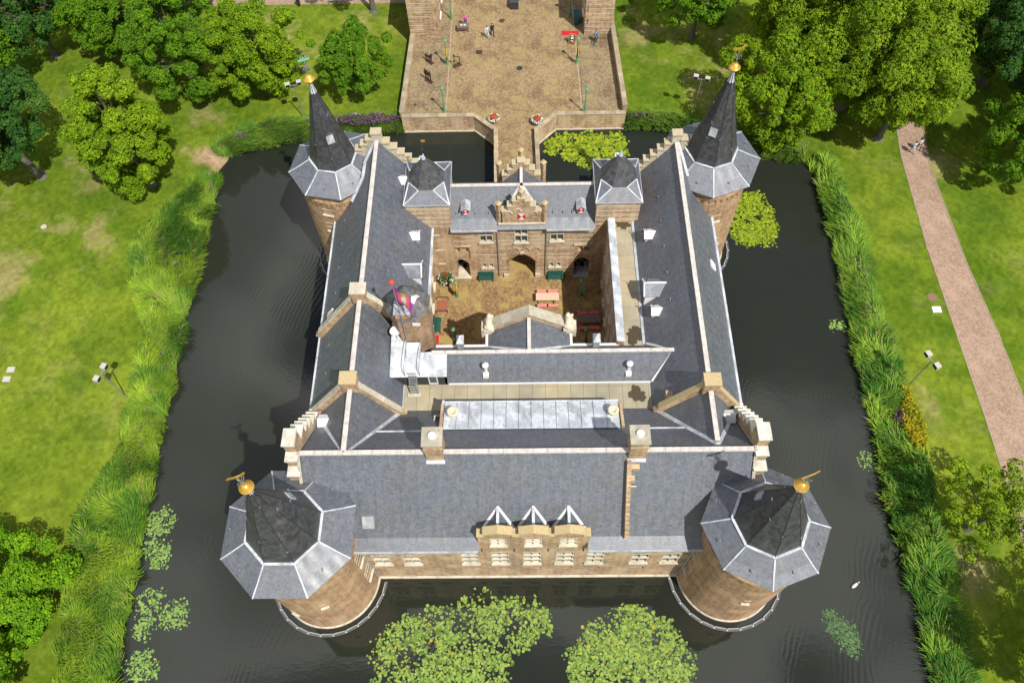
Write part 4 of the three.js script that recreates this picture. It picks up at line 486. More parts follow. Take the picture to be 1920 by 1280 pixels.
  for (const x of [-2.45, 2.02]) part('rain_pipe', cyl(F.at(x, 2.2, 0.1), F.at(x, 9.9, 0.1), 0.06), mat.steel, t);
  // roof
  const prof = [[-10.05, 10.02], [-11.0, 10.5], [RZ, RY], [-14.9, 10.6], [-15.6, 9.98]];
  part('roof_slope', slopeRoof(prof.slice(0, 3), -6.6, 6.3, 'x'), mat.slate, t); part('roof_slope', slopeRoof(prof.slice(2), -6.6, 6.3, 'x'), mat.slate, t);
  for (let k = 0; k < 13; k++) part('ridge_tile', bar([-6.5 + k, RY + 0.05, RZ], [-5.51 + k, RY + 0.05, RZ], 0.3, 0.12), mat.ridge, t);
  part('gutter', [box(-6.55, -2.4, 9.86, 10.02, -10.1, -9.92), box(2.0, 6.2, 9.86, 10.02, -10.1, -9.92)], mat.lead, t);
  const gc = -0.2, ce = 10.6; part('cross_roof', [poly([[gc - 1.95, ce, -10.8], [gc, RY, -10.8], [gc, RY, -15.2], [gc - 1.95, ce, -15.2]]), poly([[gc, RY, -10.8], [gc + 1.95, ce, -10.8], [gc + 1.95, ce, -15.2], [gc, RY, -15.2]])], mat.slate, t);
  part('cross_ridge', bar([gc, RY + 0.05, -10.9], [gc, RY + 0.05, -15.2], 0.26, 0.12), mat.ridge, t);
  for (const s of [-1, 1]) part('valley_lead', [bar([gc, RY + 0.08, RZ], [gc + s * 1.75, 10.85, -11.1], 0.26, 0.08), bar([gc, RY + 0.08, RZ], [gc + s * 1.95, 10.75, -14.75], 0.14, 0.06)], mat.flash, t);
  // stepped gables front and back with piers and pinnacle
  for (const [G, z] of [[F, 0], [B, 1]]) {
    const c = z ? -gc : gc, dy = z ? -0.4 : 0; stepped(t, frame([0, 0, z ? -15.4 : -10.45], z ? [-1, 0, 0] : [1, 0, 0], z ? [0, 0, -1] : [0, 0, 1]), [[c - 0.3, c + 0.3, 13.75 + dy], [c - 0.75, c - 0.3, 13.45 + dy], [c + 0.3, c + 0.75, 13.45 + dy], [c - 1.2, c - 0.75, 12.75 + dy], [c + 0.75, c + 1.2, 12.75 + dy], [c - 1.7, c - 1.2, 12.05 + dy], [c + 1.2, c + 1.7, 12.05 + dy]], 0.5, 9.9, { wall: mat.brick, cap: mat.lichen2 });
    for (const [dx, top] of [[0, 14.5 + dy], [-2.0, 12.85 + dy], [2.0, 12.85 + dy]]) { const x = (c + dx) * (z ? -1 : 1), zz = z ? -15.65 : -10.7, m = part('pinnacle', [prism([[x - 0.25, 9.9, zz], [x, 9.9, zz - 0.25], [x + 0.25, 9.9, zz], [x, 9.9, zz + 0.25]], [0, top - 9.9, 0])], mat.brick, t); part('pinnacle_cap', [prism([[x - 0.33, top, zz], [x, top, zz - 0.33], [x + 0.33, top, zz], [x, top, zz + 0.33]], [0, 0.12, 0]), lathe([[0.3, top + 0.12], [0, top + 0.4]], 4, x, zz)], mat.lichen, m); }
  }
  part('gable_shutter', F.box(-0.52, 0.1, 11.0, 11.85, 0.06, 0.1), mat.red, t); part('shutter_mark', [prism([F.at(-0.52, 11.0, 0.102), F.at(0.1, 11.0, 0.102), F.at(-0.21, 11.45, 0.102)], [0, 0, 0.012]), prism([F.at(-0.52, 11.85, 0.102), F.at(0.1, 11.85, 0.102), F.at(-0.21, 11.4, 0.102)], [0, 0, 0.012])], mat.white, t);
  for (const x of [-1.5, -0.7, 0.7]) { const a2 = []; for (let i = 0; i < 6; i++) { const p = (q) => F.at(x - 0.1 + 0.6 * q / 6, 11.6 + (x === -0.7 ? 0.6 : 0.25) + 0.3 * Math.sin(Math.PI * q / 6), 0.1); a2.push(bar(p(i), p(i + 1), 0.1, 0.1, [0, 0, 1])); } part('gable_arch', a2, mat.stone, t); } part('gable_cornice', F.box(-2.3, 1.9, 10.35, 10.55, 0.055, 0.2), mat.stone, t);
  smallDormer(t, [-5.15, 10.95, -11.05], [0, 0, 1], 0.6, 0.75, 0.7, { shutter: 1, roof: mat.lead, run: 0.3 }); smallDormer(t, [5.05, 10.95, -11.05], [0, 0, 1], 0.6, 0.75, 0.7, { shutter: 1, roof: mat.lead, run: 0.3 });
  for (const x of [-6, -4.3, -3.1, 2.6, 3.5, 4.3]) hookAt(t, [x, 10.95, -11.2]);
}
function gateTurret(label, x0, x1, vane) {
  const t = thing('gate_turret', label, 'turret', [0, 0, 0], 'square turrets beside the gatehouse'), z0 = -15.05, z1 = -10.42, Y = 13.3, cx = (x0 + x1) / 2, cz = -12.75, e = 0.12;
  part('turret_wall', [box(x0, x1, 2, Y, z0, z1)], mat.brick, t); const F = frame([cx, 0, z1], [1, 0, 0], [0, 0, 1]), hw = (x1 - x0) / 2;
  for (let k = 0; k < 5; k++) part('stone_band', F.box(-hw, hw, 10.15 + k * 0.62, 10.25 + k * 0.62, 0.002, 0.02), mat.paleStone, t); for (const d of [-1.2, 0, 1.2]) part('stone_block', F.box(d - 0.25, d + 0.25, 12.9, 13.05, 0.022, 0.045), mat.paleStone, t);
  // square skirt passing into an octagonal spirelet
  const o = Array.from({ length: 8 }, (_, k) => { const a = (k + 0.5) * Math.PI / 4, r = 1.6; return [cx + r * Math.cos(a) * 1.02, 14.2, cz + r * Math.sin(a) * 1.05]; });   // 0:E+,1:S+,2:S-,3:W+,4:W-,5:N-,6:N+,7:E-
  const c = [[x1 + e, Y, z1 + e], [x0 - e, Y, z1 + e], [x0 - e, Y, z0 - e], [x1 + e, Y, z0 - e]];
  part('skirt_slope', [poly([c[0], c[1], o[2], o[1]]), poly([c[1], c[2], o[4], o[3]]), poly([c[2], c[3], o[6], o[5]]), poly([c[3], c[0], o[0], o[7]])], mat.slate, t); part('broach', [poly([c[0], o[1], o[0]]), poly([c[1], o[3], o[2]]), poly([c[2], o[5], o[4]]), poly([c[3], o[7], o[6]])], mat.slate, t);
  part('broach_lead', [[0, 0], [0, 1], [1, 2], [1, 3], [2, 4], [2, 5], [3, 6], [3, 7]].map(([i, j]) => bar(c[i], o[j], 0.1, 0.06)).concat([[0, 1], [2, 3], [4, 5], [6, 7]].map(([i, j]) => bar(o[i], o[j], 0.12, 0.06))), mat.flash, t); part('eave_edge', c.map((p, i) => bar(add(p, [0, -0.06, 0]), add(c[(i + 1) % 4], [0, -0.06, 0]), 0.1, 0.1)), mat.lead, t);
  mat.turret = mat.turret ?? M([1.3, 1.3, 1.3], 0.6, { map: spireTex });
  for (let k = 0; k < 8; k++) { const a = o[k], b = o[(k + 1) % 8], m = (p, s, y) => [cx + (p[0] - cx) * s, y, cz + (p[2] - cz) * s]; part('spire_facet', [poly([a, m(a, 0.56, 15.35), m(b, 0.56, 15.35), b]), poly([m(a, 0.56, 15.35), m(a, 0.05, 16.6), m(b, 0.05, 16.6), m(b, 0.56, 15.35)])], mat.turret, t); }
  part('lead_cap', lathe([[0.26, 16.2], [0.12, 16.65], [0.05, 17], [0, 17]], 10, cx, cz), mat.flash, t); part('roof_hatch', box(cx - 0.45, cx - 0.1, 15.7, 16.1, cz - 0.6, cz - 0.2), mat.white, t);
  if (vane) { part('vane_rod', [cyl([cx, 16.9, cz], [cx, 18.8, cz], 0.035), ball(cx, 17.6, cz, 0.1), ball(cx, 18.1, cz, 0.06)], mat.iron, t); part('pennant', prism([[cx, 18.4, cz], [cx + 0.35, 18.4, cz], [cx + 0.35, 18.65, cz], [cx, 18.65, cz]], [0, 0, 0.03]), mat.gold, t); }
}
gateTurret('square gate turret left of the gatehouse, dark spirelet with a thin weather vane', -10.25, -6.5, true); gateTurret('square gate turret right of the gatehouse, spirelet without vane', 6.3, 10.05, false);

// ---------------------------------------------------------------- statues, people (smooth bodies from capsules)
function body(caps, min, size, res, k, colour) {   // caps: [a, b, ra, rb, colour]; one continuous surface with vertex colours
  const mc = new MarchingCubes(res, new THREE.MeshBasicMaterial(), false, false, 60000); mc.isolation = 0;
  const D = (p) => { let d = 9, best = 9, col = null; for (const [a, b, ra, rb, c] of caps) { const ab = [b[0] - a[0], b[1] - a[1], b[2] - a[2]], ap = [p[0] - a[0], p[1] - a[1], p[2] - a[2]], L = ab[0] ** 2 + ab[1] ** 2 + ab[2] ** 2, t = L ? clamp((ap[0] * ab[0] + ap[1] * ab[1] + ap[2] * ab[2]) / L) : 0; const e = Math.hypot(ap[0] - ab[0] * t, ap[1] - ab[1] * t, ap[2] - ab[2] * t) - mix(ra, rb, t); if (e < best) { best = e; col = c; } const h = clamp(0.5 + 0.5 * (d - e) / k); d = mix(d, e, h) - k * h * (1 - h); } return [d, col]; };
  const at = (i) => -1 + 2 * i / res;   // grid node in [-1,1]
  for (let z = 0; z < res; z++) for (let y = 0; y < res; y++) for (let x = 0; x < res; x++) mc.field[x + y * res + z * res * res] = -D([min[0] + size * (at(x) + 1) / 2, min[1] + size * (at(y) + 1) / 2, min[2] + size * (at(z) + 1) / 2])[0];
  mc.update(); const n = mc.count, P = mc.positionArray, N = mc.normalArray, pos = [], nor = [], col = [];
  for (let i = 0; i < n; i++) { const p = [0, 1, 2].map((q) => min[q] + size * (P[i * 3 + q] + 1) / 2); pos.push(...p); nor.push(-N[i * 3], -N[i * 3 + 1], -N[i * 3 + 2]); if (colour) col.push(...D(p)[1]); }
  const g = new THREE.BufferGeometry(); g.setAttribute('position', new THREE.Float32BufferAttribute(pos, 3)); if (colour) g.setAttribute('color', new THREE.Float32BufferAttribute(col, 3)); g.computeVertexNormals(); return g;
}
const skin = [0.45, 0.24, 0.16];
function person(label, [x, y, z], turn, c, stride = 0.25, arm = 0) {   // faces +z before turning
  const s = stride, top = c.top, leg = c.leg, hair = c.hair, sl = c.sleeve ?? skin, caps = [];
  for (const q of [-1, 1]) { const f = q * s; caps.push([[q * 0.09, 0.92, 0], [q * 0.1, 0.5, f * 0.55 + 0.04], 0.095, 0.065, leg], [[q * 0.1, 0.5, f * 0.55 + 0.04], [q * 0.1, 0.1, f - 0.03], 0.062, 0.042, leg], [[q * 0.1, 0.05, f - 0.05], [q * 0.11, 0.045, f + 0.15], 0.045, 0.04, [0.05, 0.04, 0.04]]);
    const fw = -f * 0.7 + arm * (q > 0 ? 0.3 : 0.1); caps.push([[q * 0.19, 1.42, 0], [q * 0.25, 1.14, fw * 0.4], 0.058, 0.046, top], [[q * 0.25, 1.14, fw * 0.4], [q * 0.24, 0.9, fw + 0.08], 0.042, 0.033, sl], [[q * 0.24, 0.89, fw + 0.08], [q * 0.235, 0.8, fw + 0.1], 0.032, 0.024, skin]); }
  caps.push([[-0.07, 0.97, 0], [0.07, 0.97, 0], 0.12, 0.12, leg], [[0, 1.08, 0], [0, 1.34, 0.01], 0.13, 0.16, top], [[-0.12, 1.4, 0], [0.12, 1.4, 0], 0.085, 0.085, top], [[0, 1.45, 0], [0, 1.56, 0.02], 0.055, 0.052, skin], [[0, 1.62, 0.03], [0, 1.67, 0.02], 0.09, 0.095, skin], [[0, 1.66, -0.03], [0, 1.70, 0.0], 0.098, 0.095, hair], [[0, 1.61, 0.11], [0, 1.6, 0.125], 0.018, 0.018, skin]);
  const t = thing('person', label, 'person', [x, y, z], undefined, turn); const b = part('body', body(caps, [-0.95, -0.04, -0.95], 1.9, 64, 0.035, true), M([1, 1, 1], 0.85, { vertexColors: true }), t); return t;
}
for (const [x, l, s] of [[-2.95, 'pale stone lion seated on the left corner of the porch pediment', 1], [3.5, 'pale stone lion seated on the right corner of the porch pediment', -1]]) {
  const t = thing('lion_statue', l, 'statue', [x, 11.32, 0.55], 'stone lions on the porch'), g = body([[[0, 0.25, 0.28], [0, 0.75, -0.12], 0.3, 0.24, 0], [[0, 0.78, -0.15], [s * 0.06, 1.12, -0.2], 0.24, 0.21, 0], [[s * 0.06, 1.1, -0.3], [s * 0.06, 1.05, -0.46], 0.13, 0.09, 0], [[-0.16, 0.7, -0.2], [-0.17, 0.08, -0.36], 0.11, 0.08, 0], [[0.16, 0.7, -0.2], [0.17, 0.3, -0.42], 0.11, 0.08, 0], [[-0.22, 0.25, 0.3], [-0.24, 0.1, -0.08], 0.18, 0.1, 0], [[0.22, 0.25, 0.3], [0.24, 0.1, -0.08], 0.18, 0.1, 0], [[0, 0.2, 0.5], [0.3, 0.25, 0.55], 0.06, 0.05, 0], [[0.1, 0.1, -0.45], [0.28, 0.75, -0.45], 0.16, 0.12, 0]], [-0.95, -0.1, -0.95], 1.9, 56, 0.09, false); part('lion', g, M([0.62, 0.55, 0.42], 0.9), t); part('pedestal', box(-0.42, 0.42, -0.12, 0.04, -0.6, 0.6), mat.stone, t);
}
// ---------------------------------------------------------------- forecourt
for (const [x0, x1, l, s] of [[-13.2, -9.75, 'brick gate lodge at the top left of the forecourt', 1], [7.42, 10.7, 'brick gate lodge at the top right of the forecourt', -1]]) {
  const t = thing('gate_lodge', l, 'building', [0, 0, 0], 'gate lodges of the forecourt'), z0 = -56, z1 = -44.75, Y = 8.2;
  part('wall', box(x0, x1, 0.5, Y, z0, z1), mat.brick, t); for (let k = 0; k < 9; k++) part('stone_band', box(x0 - 0.012, s > 0 ? mix(x0, x1, 0.35 + 0.65 * H(k, 3, 1)) : x1 + 0.012, 2.6 + k * 0.6, 2.67 + k * 0.6, z1 - 0.3, z1 + 0.014), mat.stone, t);
  part('roof', [poly([[x0 - 0.3, Y, z1 + 0.3], [x1 + 0.3, Y, z1 + 0.3], [(x0 + x1) / 2, Y + 3.4, z1 - 1.6]]), poly([[x1 + 0.3, Y, z1 + 0.3], [x1 + 0.3, Y, z0], [(x0 + x1) / 2, Y + 3.4, z0], [(x0 + x1) / 2, Y + 3.4, z1 - 1.6]]), poly([[x0 - 0.3, Y, z0], [x0 - 0.3, Y, z1 + 0.3], [(x0 + x1) / 2, Y + 3.4, z1 - 1.6], [(x0 + x1) / 2, Y + 3.4, z0]])], mat.slate, t);
  const F = frame([s > 0 ? x1 : x0, 0, 0], [0, 0, -s], [s, 0, 0]); for (const z of [-47.3, -50.2, -53]) win(t, F, -z * s - 0.6, -z * s + 0.6, 3.2, 5.6, 2, 2, { d: 0.06, mat: mat.white });
  for (const y of [3.6, 5.4]) part('wall_anchor', box(s > 0 ? x1 - 0.25 : x0 + 0.25, (s > 0 ? x1 - 0.25 : x0 + 0.25) + 0.05, y, y + 0.7, z1, z1 + 0.05), mat.iron, t);
}
function lampPost(label, pos, banner, h = 3.5) {
  const t = thing('lamp_post', label, 'lamp post', pos, 'green lamp posts');
  part('post', lathe([[0.2, 0], [0.2, 0.12], [0.13, 0.2], [0.12, 0.9], [0.15, 0.95], [0.08, 1.05], [0.06, h - 0.45], [0.09, h - 0.4], [0.05, h - 0.35]], 10), mat.lampGreen, t);
  const l = part('lantern', lathe([[0.1, h - 0.36], [0.2, h], [0.21, h + 0.02]], 6), M([0.32, 0.44, 0.36], 0.15), t); part('lantern_cap', lathe([[0.24, h + 0.02], [0.1, h + 0.17], [0.05, h + 0.25], [0.05, h + 0.33], [0, h + 0.36]], 6), mat.lampGreen, l);
  if (banner) { part('banner', [box(0.06, 0.1, 1.5, 2.4, 0.02, 0.62)], banner[0], t); part('banner_tail', [box(0.058, 0.102, 1.15, 1.5, 0.04, 0.6)], banner[1], t); }
}
const yb = [mat.yellow, mat.violet];
lampPost('green lamp post on the left of the forecourt nearest the moat', [-8.75, TER, -32.7]); lampPost('green lamp post with yellow banner on the left of the forecourt', [-8.7, TER, -40.2], yb); lampPost('green lamp post beside the left gate lodge', [-8.5, TER, -48]); lampPost('green lamp post on the right of the forecourt nearest the moat', [6.9, TER, -32.2]); lampPost('green lamp post with yellow banner on the right of the forecourt', [6.35, TER, -40.1], yb); lampPost('green lamp post beside the right gate lodge in the shade', [5.8, TER, -48.3]);
lampPost('green courtyard lamp post with yellow banner beside the flower basket', [-6.55, TER, -8.2], yb, 2.5); lampPost('green courtyard lamp post with teal banner near the right door', [5.4, TER, -8.2], [mat.teal, mat.teal], 2.5); lampPost('green courtyard lamp post beside the stair tower bench', [-6.6, TER, -3.2], null, 2.3); lampPost('green courtyard lamp post in the shade below the picnic table', [5.6, TER, -3.0], null, 2.3);
function floodlight(label, pos, turn) {
  const t = thing('floodlight_mast', label, 'floodlight', pos, 'floodlight masts round the moat', turn); part('mast', cyl([0, 0, 0], [0, 4.95, 0], 0.07, 0.055), mat.steel, t); part('cross_arm', bar([-0.75, 4.95, 0], [0.75, 4.95, 0], 0.08), mat.steel, t);
  for (const s of [-1, 1]) { const l = part('lamp_head', [box(s * 0.62 - 0.26, s * 0.62 + 0.26, 4.98, 5.36, -0.24, 0.22)], mat.silver, t); part('lens', [box(s * 0.62 - 0.22, s * 0.62 + 0.22, 5.02, 5.32, 0.222, 0.24)], mat.glass, l); }
}
floodlight('twin floodlight mast on the left lawn', [-36.95, LAWN, 1.8], 1.3); floodlight('twin floodlight mast on the right lawn by the footpath', [34.8, LAWN, 1.5], -1.2); floodlight('twin floodlight mast behind the back left tower', [-24.75, LAWN, -33], 0.3); floodlight('twin floodlight mast behind the back right tower', [19.2, LAWN, -32.8], -0.3);
function flowerTub(label, pos, r, hang) {
  const t = thing('flower_tub', label, 'flower tub', pos, 'flower tubs'); part('tub', lathe([[r * 0.55, 0], [r * 0.62, 0.05], [r * 0.85, 0.5], [r * 0.9, 0.52], [r * 0.8, 0.54], [0, 0.5]], 20), hang ? mat.iron : mat.terracotta, t);
  const R = rng(Math.round(pos[0] * 100 + 999)), put = (n, f, name, mm) => { const g = new THREE.OctahedronGeometry(0.062, 0), m = new THREE.InstancedMesh(g, mm, n), q = new THREE.Matrix4(), e = new THREE.Euler(), k = new THREE.Quaternion(); for (let i = 0; i < n; i++) { const a = R() * 6.283, d = f(R()) * r, s = 0.7 + R() * 0.9; q.compose(new THREE.Vector3(d * Math.cos(a), 0.52 + 0.28 * (1 - (d / r) ** 2) + R() * 0.1, d * Math.sin(a)), k.setFromEuler(e.set(R() * 3, R() * 3, R() * 3)), new THREE.Vector3(s, s * 0.6, s)); m.setMatrixAt(i, q); } m.name = name; lump(m); t.add(m); };
  put(260, (x) => Math.sqrt(x) * 1.0, 'foliage', mat.leaf([0.06, 0.16, 0.03])); put(hang ? 30 : 230, (x) => Math.sqrt(x) * 0.66, 'red_flowers', M([0.55, 0.05, 0.02], 0.7)); put(hang ? 60 : 150, (x) => 0.72 + 0.3 * x, 'white_flowers', M([0.75, 0.75, 0.72], 0.7));
}
flowerTub('round tub of red and white flowers left of the bridge head', [-3.2, TER, -31.1], 0.62); flowerTub('round tub of red and white flowers right of the bridge head', [1.55, TER, -30.75], 0.66); flowerTub('round planter of green leaves and white flowers by the left courtyard door', [-7.65, TER + 0.2, -9.9], 0.78, true);
{ // table, sign, carpet, boxes, bicycle, sculptures
  let t = thing('street_table', 'dark table with two plates on the forecourt', 'table', [-7.0, TER, -46.0]); part('table_top', box(-0.7, 0.7, 0.7, 0.76, -0.42, 0.42), mat.greyWood, t); for (const [x, z] of [[-0.62, -0.36], [0.62, -0.36], [-0.62, 0.36], [0.62, 0.36]]) part('leg', box(x - 0.035, x + 0.035, 0, 0.7, z - 0.035, z + 0.035), mat.greyWood, t); part('apron', box(-0.66, 0.66, 0.4, 0.7, 0.3, 0.34), mat.greyWood, t);
  for (const x of [-0.18, 0.22]) { const p = part('plate', lathe([[0, 0], [0.1, 0], [0.15, 0.03], [0.14, 0.035], [0, 0.015]], 18), M([0.7, 0.58, 0.36], 0.4), scene); p.name = numbered('plate'); p.position.set(-7 + x, TER + 0.765, -46); tag(p, x < 0 ? 'left plate on the dark forecourt table' : 'right plate on the dark forecourt table', 'plate'); }
  const c = part('red_carpet', box(4.75, 7.35, TER + 0.004, TER + 0.02, -45.55, -44.85), mat.carpet, scene); tag(c, 'red carpet at the door of the right gate lodge', 'carpet');
  t = thing('chalkboard_sign', 'folding chalkboard sign with orange frame beside the red carpet', 'sign', [5.95, TER, -43.5], undefined, -0.25); for (const s of [1, -1]) { const F = (y, x, d = 0) => [x, y, s * (0.32 - 0.26 * y / 1.25) + d * s]; part('board_frame', [bar(F(0, -0.34), F(1.25, -0.34), 0.07), bar(F(0, 0.34), F(1.25, 0.34), 0.07), bar(F(1.22, -0.34), F(1.22, 0.34), 0.07), bar(F(0.25, -0.34), F(0.25, 0.34), 0.07)], mat.oak, t); const cv = document.createElement('canvas'); cv.width = 128; cv.height = 192; const x = cv.getContext('2d'); x.fillStyle = '#101010'; x.fillRect(0, 0, 128, 192); x.fillStyle = '#e8e8e8'; for (const [px, py, pw, ph] of [[24, 16, 70, 22], [60, 30, 40, 14], [22, 62, 84, 18], [34, 82, 66, 24], [24, 134, 40, 14], [44, 144, 64, 22]]) x.fillRect(px, py, pw, ph); const tx = new THREE.CanvasTexture(cv); tx.colorSpace = THREE.SRGBColorSpace; const g = poly([F(0.28, -0.3, 0.01), F(0.28, 0.3, 0.01), F(1.2, 0.3, 0.01), F(1.2, -0.3, 0.01)]); g.setAttribute('uv', new THREE.Float32BufferAttribute(g.attributes.position.array.length === 18 ? Array.from({ length: 6 }, (_, i) => [(g.attributes.position.getX(i) + 0.3) / 0.6, (g.attributes.position.getY(i) - 0.28) / 0.92]).flat() : [], 2)); part('chalkboard', g, s > 0 ? M([1, 1, 1], 0.8, { map: tx }) : mat.dark, t); }
  t = thing('stage_box', 'dark rectangular bin at the top of the forecourt', 'box', [-0.85, TER, -50.2]); part('case', box(-0.5, 0.5, 0, 0.95, -0.65, 0.65), M([0.035, 0.035, 0.045], 0.6), t); part('lid', box(-0.54, 0.54, 0.95, 1.02, -0.7, 0.7), M([0.05, 0.05, 0.06], 0.5), t);
  t = thing('wheelie_bin', 'teal bin in the shade beside the right gate lodge', 'bin', [6.6, TER, -47.3]); part('bin_body', prism([[-0.3, 0, -0.7], [-0.3, 0, 0.7], [0.3, 0, 0.7], [0.3, 0, -0.7]].reverse(), [0, 1.0, 0]), mat.binTeal, t); part('lid', box(-0.34, 0.34, 1.0, 1.08, -0.74, 0.74), mat.binTeal, t);
  for (const [x, z, w, d, l] of [[-5.05, -42.2, 0.75, 0.65, 'iron drain grate with bars on the forecourt']]) { t = thing('drain_grate', l, 'grate', [x, TER, z]); part('rim', box(-w / 2, w / 2, 0.002, 0.012, -d / 2, d / 2), mat.iron, t); for (let k = 0; k < 5; k++) part('grate_bar', box(-w / 2 + 0.05 + k * 0.15, -w / 2 + 0.11 + k * 0.15, 0.012, 0.03, -d / 2 - 0.03, d / 2 + 0.03), mat.rust, t); }
  for (const [x, y, z, r, l, m] of [[-0.3, TER, -39.4, 0.36, 'round iron manhole cover on the forecourt', mat.iron], [-12.1, TER + 0.07, -33.8, 0.18, 'small round drain on the left pavement', mat.rust], [-50.5, LAWN, -18.2, 0.3, 'small manhole on the left lawn', mat.silver], [39.5, LAWN, -8.05, 0.5, 'brown round cover on the right lawn', mat.coverBrown], [-2.4, TER, -47.6, 0.36, 'faint manhole near the top of the forecourt', mat.rust]]) { const o = part('manhole_cover', [lathe([[0, 0.012], [r * 0.8, 0.012], [r * 0.82, 0.022], [r, 0.022], [r, 0]], 20)], m, scene); o.name = numbered('manhole_cover'); o.position.set(x, y, z); tag(o, l, 'manhole'); }
  for (const [x, z, s, l] of [[39.55, -6.65, 0.42, 'white slab in the right lawn near the footpath'], [-19.2, -33.5, 0.3, 'small white plate behind the purple loosestrife'], [-48.85, -0.3, 0.36, 'nearer grey slab at the left edge of the lawn'], [-48.75, -1.3, 0.36, 'farther grey slab at the left edge of the lawn']]) { const o = part('ground_plate', [box(-s, s, 0, 0.05, -s * 0.8, s * 0.8), box(-s * 0.85, s * 0.85, 0.05, 0.065, -s * 0.65, s * 0.65)], x < 0 ? mat.silver : mat.white, scene); o.name = numbered('ground_plate'); o.position.set(x, LAWN, z); tag(o, l, 'slab'); }
  // cut-out steel sculptures
  const sculpt = (l, pos, turn, sh) => { const s = thing('steel_sculpture', l, 'sculpture', pos, 'steel sculptures on the forecourt', turn); part('base_plate', box(-0.55, 0.55, 0, 0.03, -0.25, 0.25), mat.rust, s); part('figure', sh, mat.rust, s); };
  const deer = [prism([[-0.6, 0.75, 0], [-0.5, 1.02, 0], [0.25, 1.05, 0], [0.42, 1.45, 0], [0.6, 1.62, 0], [0.8, 1.5, 0], [0.56, 1.36, 0], [0.5, 0.8, 0], [0.2, 0.72, 0]], [0, 0, 0.14]), ...[-0.5, -0.38, 0.3, 0.44].map((x, i) => bar([x, 0.8, i % 2 ? 0.03 : 0.11], [x - 0.04, 0, i % 2 ? 0.03 : 0.11], 0.06))];
  sculpt('rusty steel animal sculpture on the left pavement', [-10.8, TER + 0.07, -40.6], -0.75, deer); sculpt('tall rusty steel figures on the left pavement', [-10.75, TER + 0.07, -37.5], -0.7, [-0.4, -0.05, 0.35].flatMap((x) => [bar([x - 0.08, 0, 0], [x, 0.9, 0], 0.06), bar([x + 0.12, 0, 0], [x + 0.04, 0.9, 0], 0.06), prism([[x - 0.12, 0.85, 0], [x + 0.14, 0.85, 0], [x + 0.18, 1.4, 0], [x - 0.12, 1.4, 0]], [0, 0, 0.1]), ball(x + 0.03, 1.56, 0.05, 0.12, 1.2, 8, 6)])); sculpt('rusty steel frame sculpture on a square plate beside the left gutter', [-7.55, TER, -40.0], 0.5, [bar([-0.4, 0, 0], [-0.3, 1.5, 0], 0.08), bar([0.35, 0, 0], [0.3, 1.15, 0], 0.08), bar([-0.3, 1.5, 0], [0.3, 1.15, 0], 0.08), bar([-0.35, 0.35, 0], [0.35, 0.3, 0], 0.06), ball(-0.32, 1.6, 0, 0.13, 1.2, 8, 6)]);
  // bicycle with rider by the lodge railing
  t = thing('bicycle', 'bicycle with its rider beside the right gate lodge', 'bicycle', [8.65, TER + 0.07, -43.2], undefined, 1.2); for (const x of [-0.52, 0.52]) { const g = new THREE.TorusGeometry(0.33, 0.022, 6, 22).toNonIndexed(); g.translate(x, 0.34, 0); part('wheel', g, mat.dark, t); } part('bike_frame', [bar([-0.52, 0.34, 0], [-0.1, 0.34, 0], 0.03), bar([-0.1, 0.34, 0], [-0.2, 0.85, 0], 0.03), bar([-0.1, 0.34, 0], [0.4, 0.8, 0], 0.03), bar([-0.52, 0.34, 0], [-0.18, 0.72, 0], 0.03), bar([0.52, 0.34, 0], [0.38, 1.0, 0], 0.03)], M([0.03, 0.1, 0.3], 0.4), t); part('saddle', box(-0.32, -0.08, 0.86, 0.92, -0.06, 0.06), mat.dark, t); part('handlebar', bar([0.36, 1.02, -0.28], [0.36, 1.02, 0.28], 0.03), mat.steel, t);
  t = thing('railing', 'low iron railing in front of the right gate lodge', 'railing', [0, 0, 0]); part('rail', [bar([7.5, 2.75, -43.9], [10.3, 2.75, -43.9], 0.04)], mat.iron, t); for (let k = 0; k < 15; k++) part('baluster', bar([7.5 + k * 0.2, 2.05, -43.9], [7.5 + k * 0.2, 2.75, -43.9], 0.03), mat.iron, t);
}
const C = { white: [0.55, 0.55, 0.57], black: [0.02, 0.02, 0.022], pink: [0.6, 0.09, 0.3], blue: [0.08, 0.22, 0.5], light: [0.42, 0.48, 0.6], denim: [0.06, 0.09, 0.18], brown: [0.07, 0.04, 0.02], blond: [0.35, 0.25, 0.12] };
person('person in a pink top leaning at the dark table', [-6.75, TER, -46.75], 0.2, { top: C.pink, leg: C.denim, hair: C.blond }, 0.05, 1);
person('person in pale clothes walking beside one in black on the forecourt', [-4.1, TER, -44.6], 0.4, { top: C.white, leg: C.light, hair: C.brown, sleeve: C.white }, 0.28); person('person in black walking on the forecourt', [-3.5, TER, -45.0], 0.4, { top: C.black, leg: C.black, hair: C.brown, sleeve: C.black }, 0.24);
person('person in blue and red standing over the bicycle', [8.7, TER + 0.07, -43.5], 0.9, { top: C.blue, leg: C.black, hair: [0.3, 0.03, 0.03] }, 0.08, 1);
person('walker in blue and white on the left side of the footpath', [41.95, LAWN, -26.5], 0.5, { top: C.light, leg: C.white, hair: C.brown, sleeve: C.blue }, 0.26); person('walker in white with dark trousers on the right side of the footpath', [42.7, LAWN, -26.9], 0.5, { top: C.white, leg: C.black, hair: C.black }, 0.26);
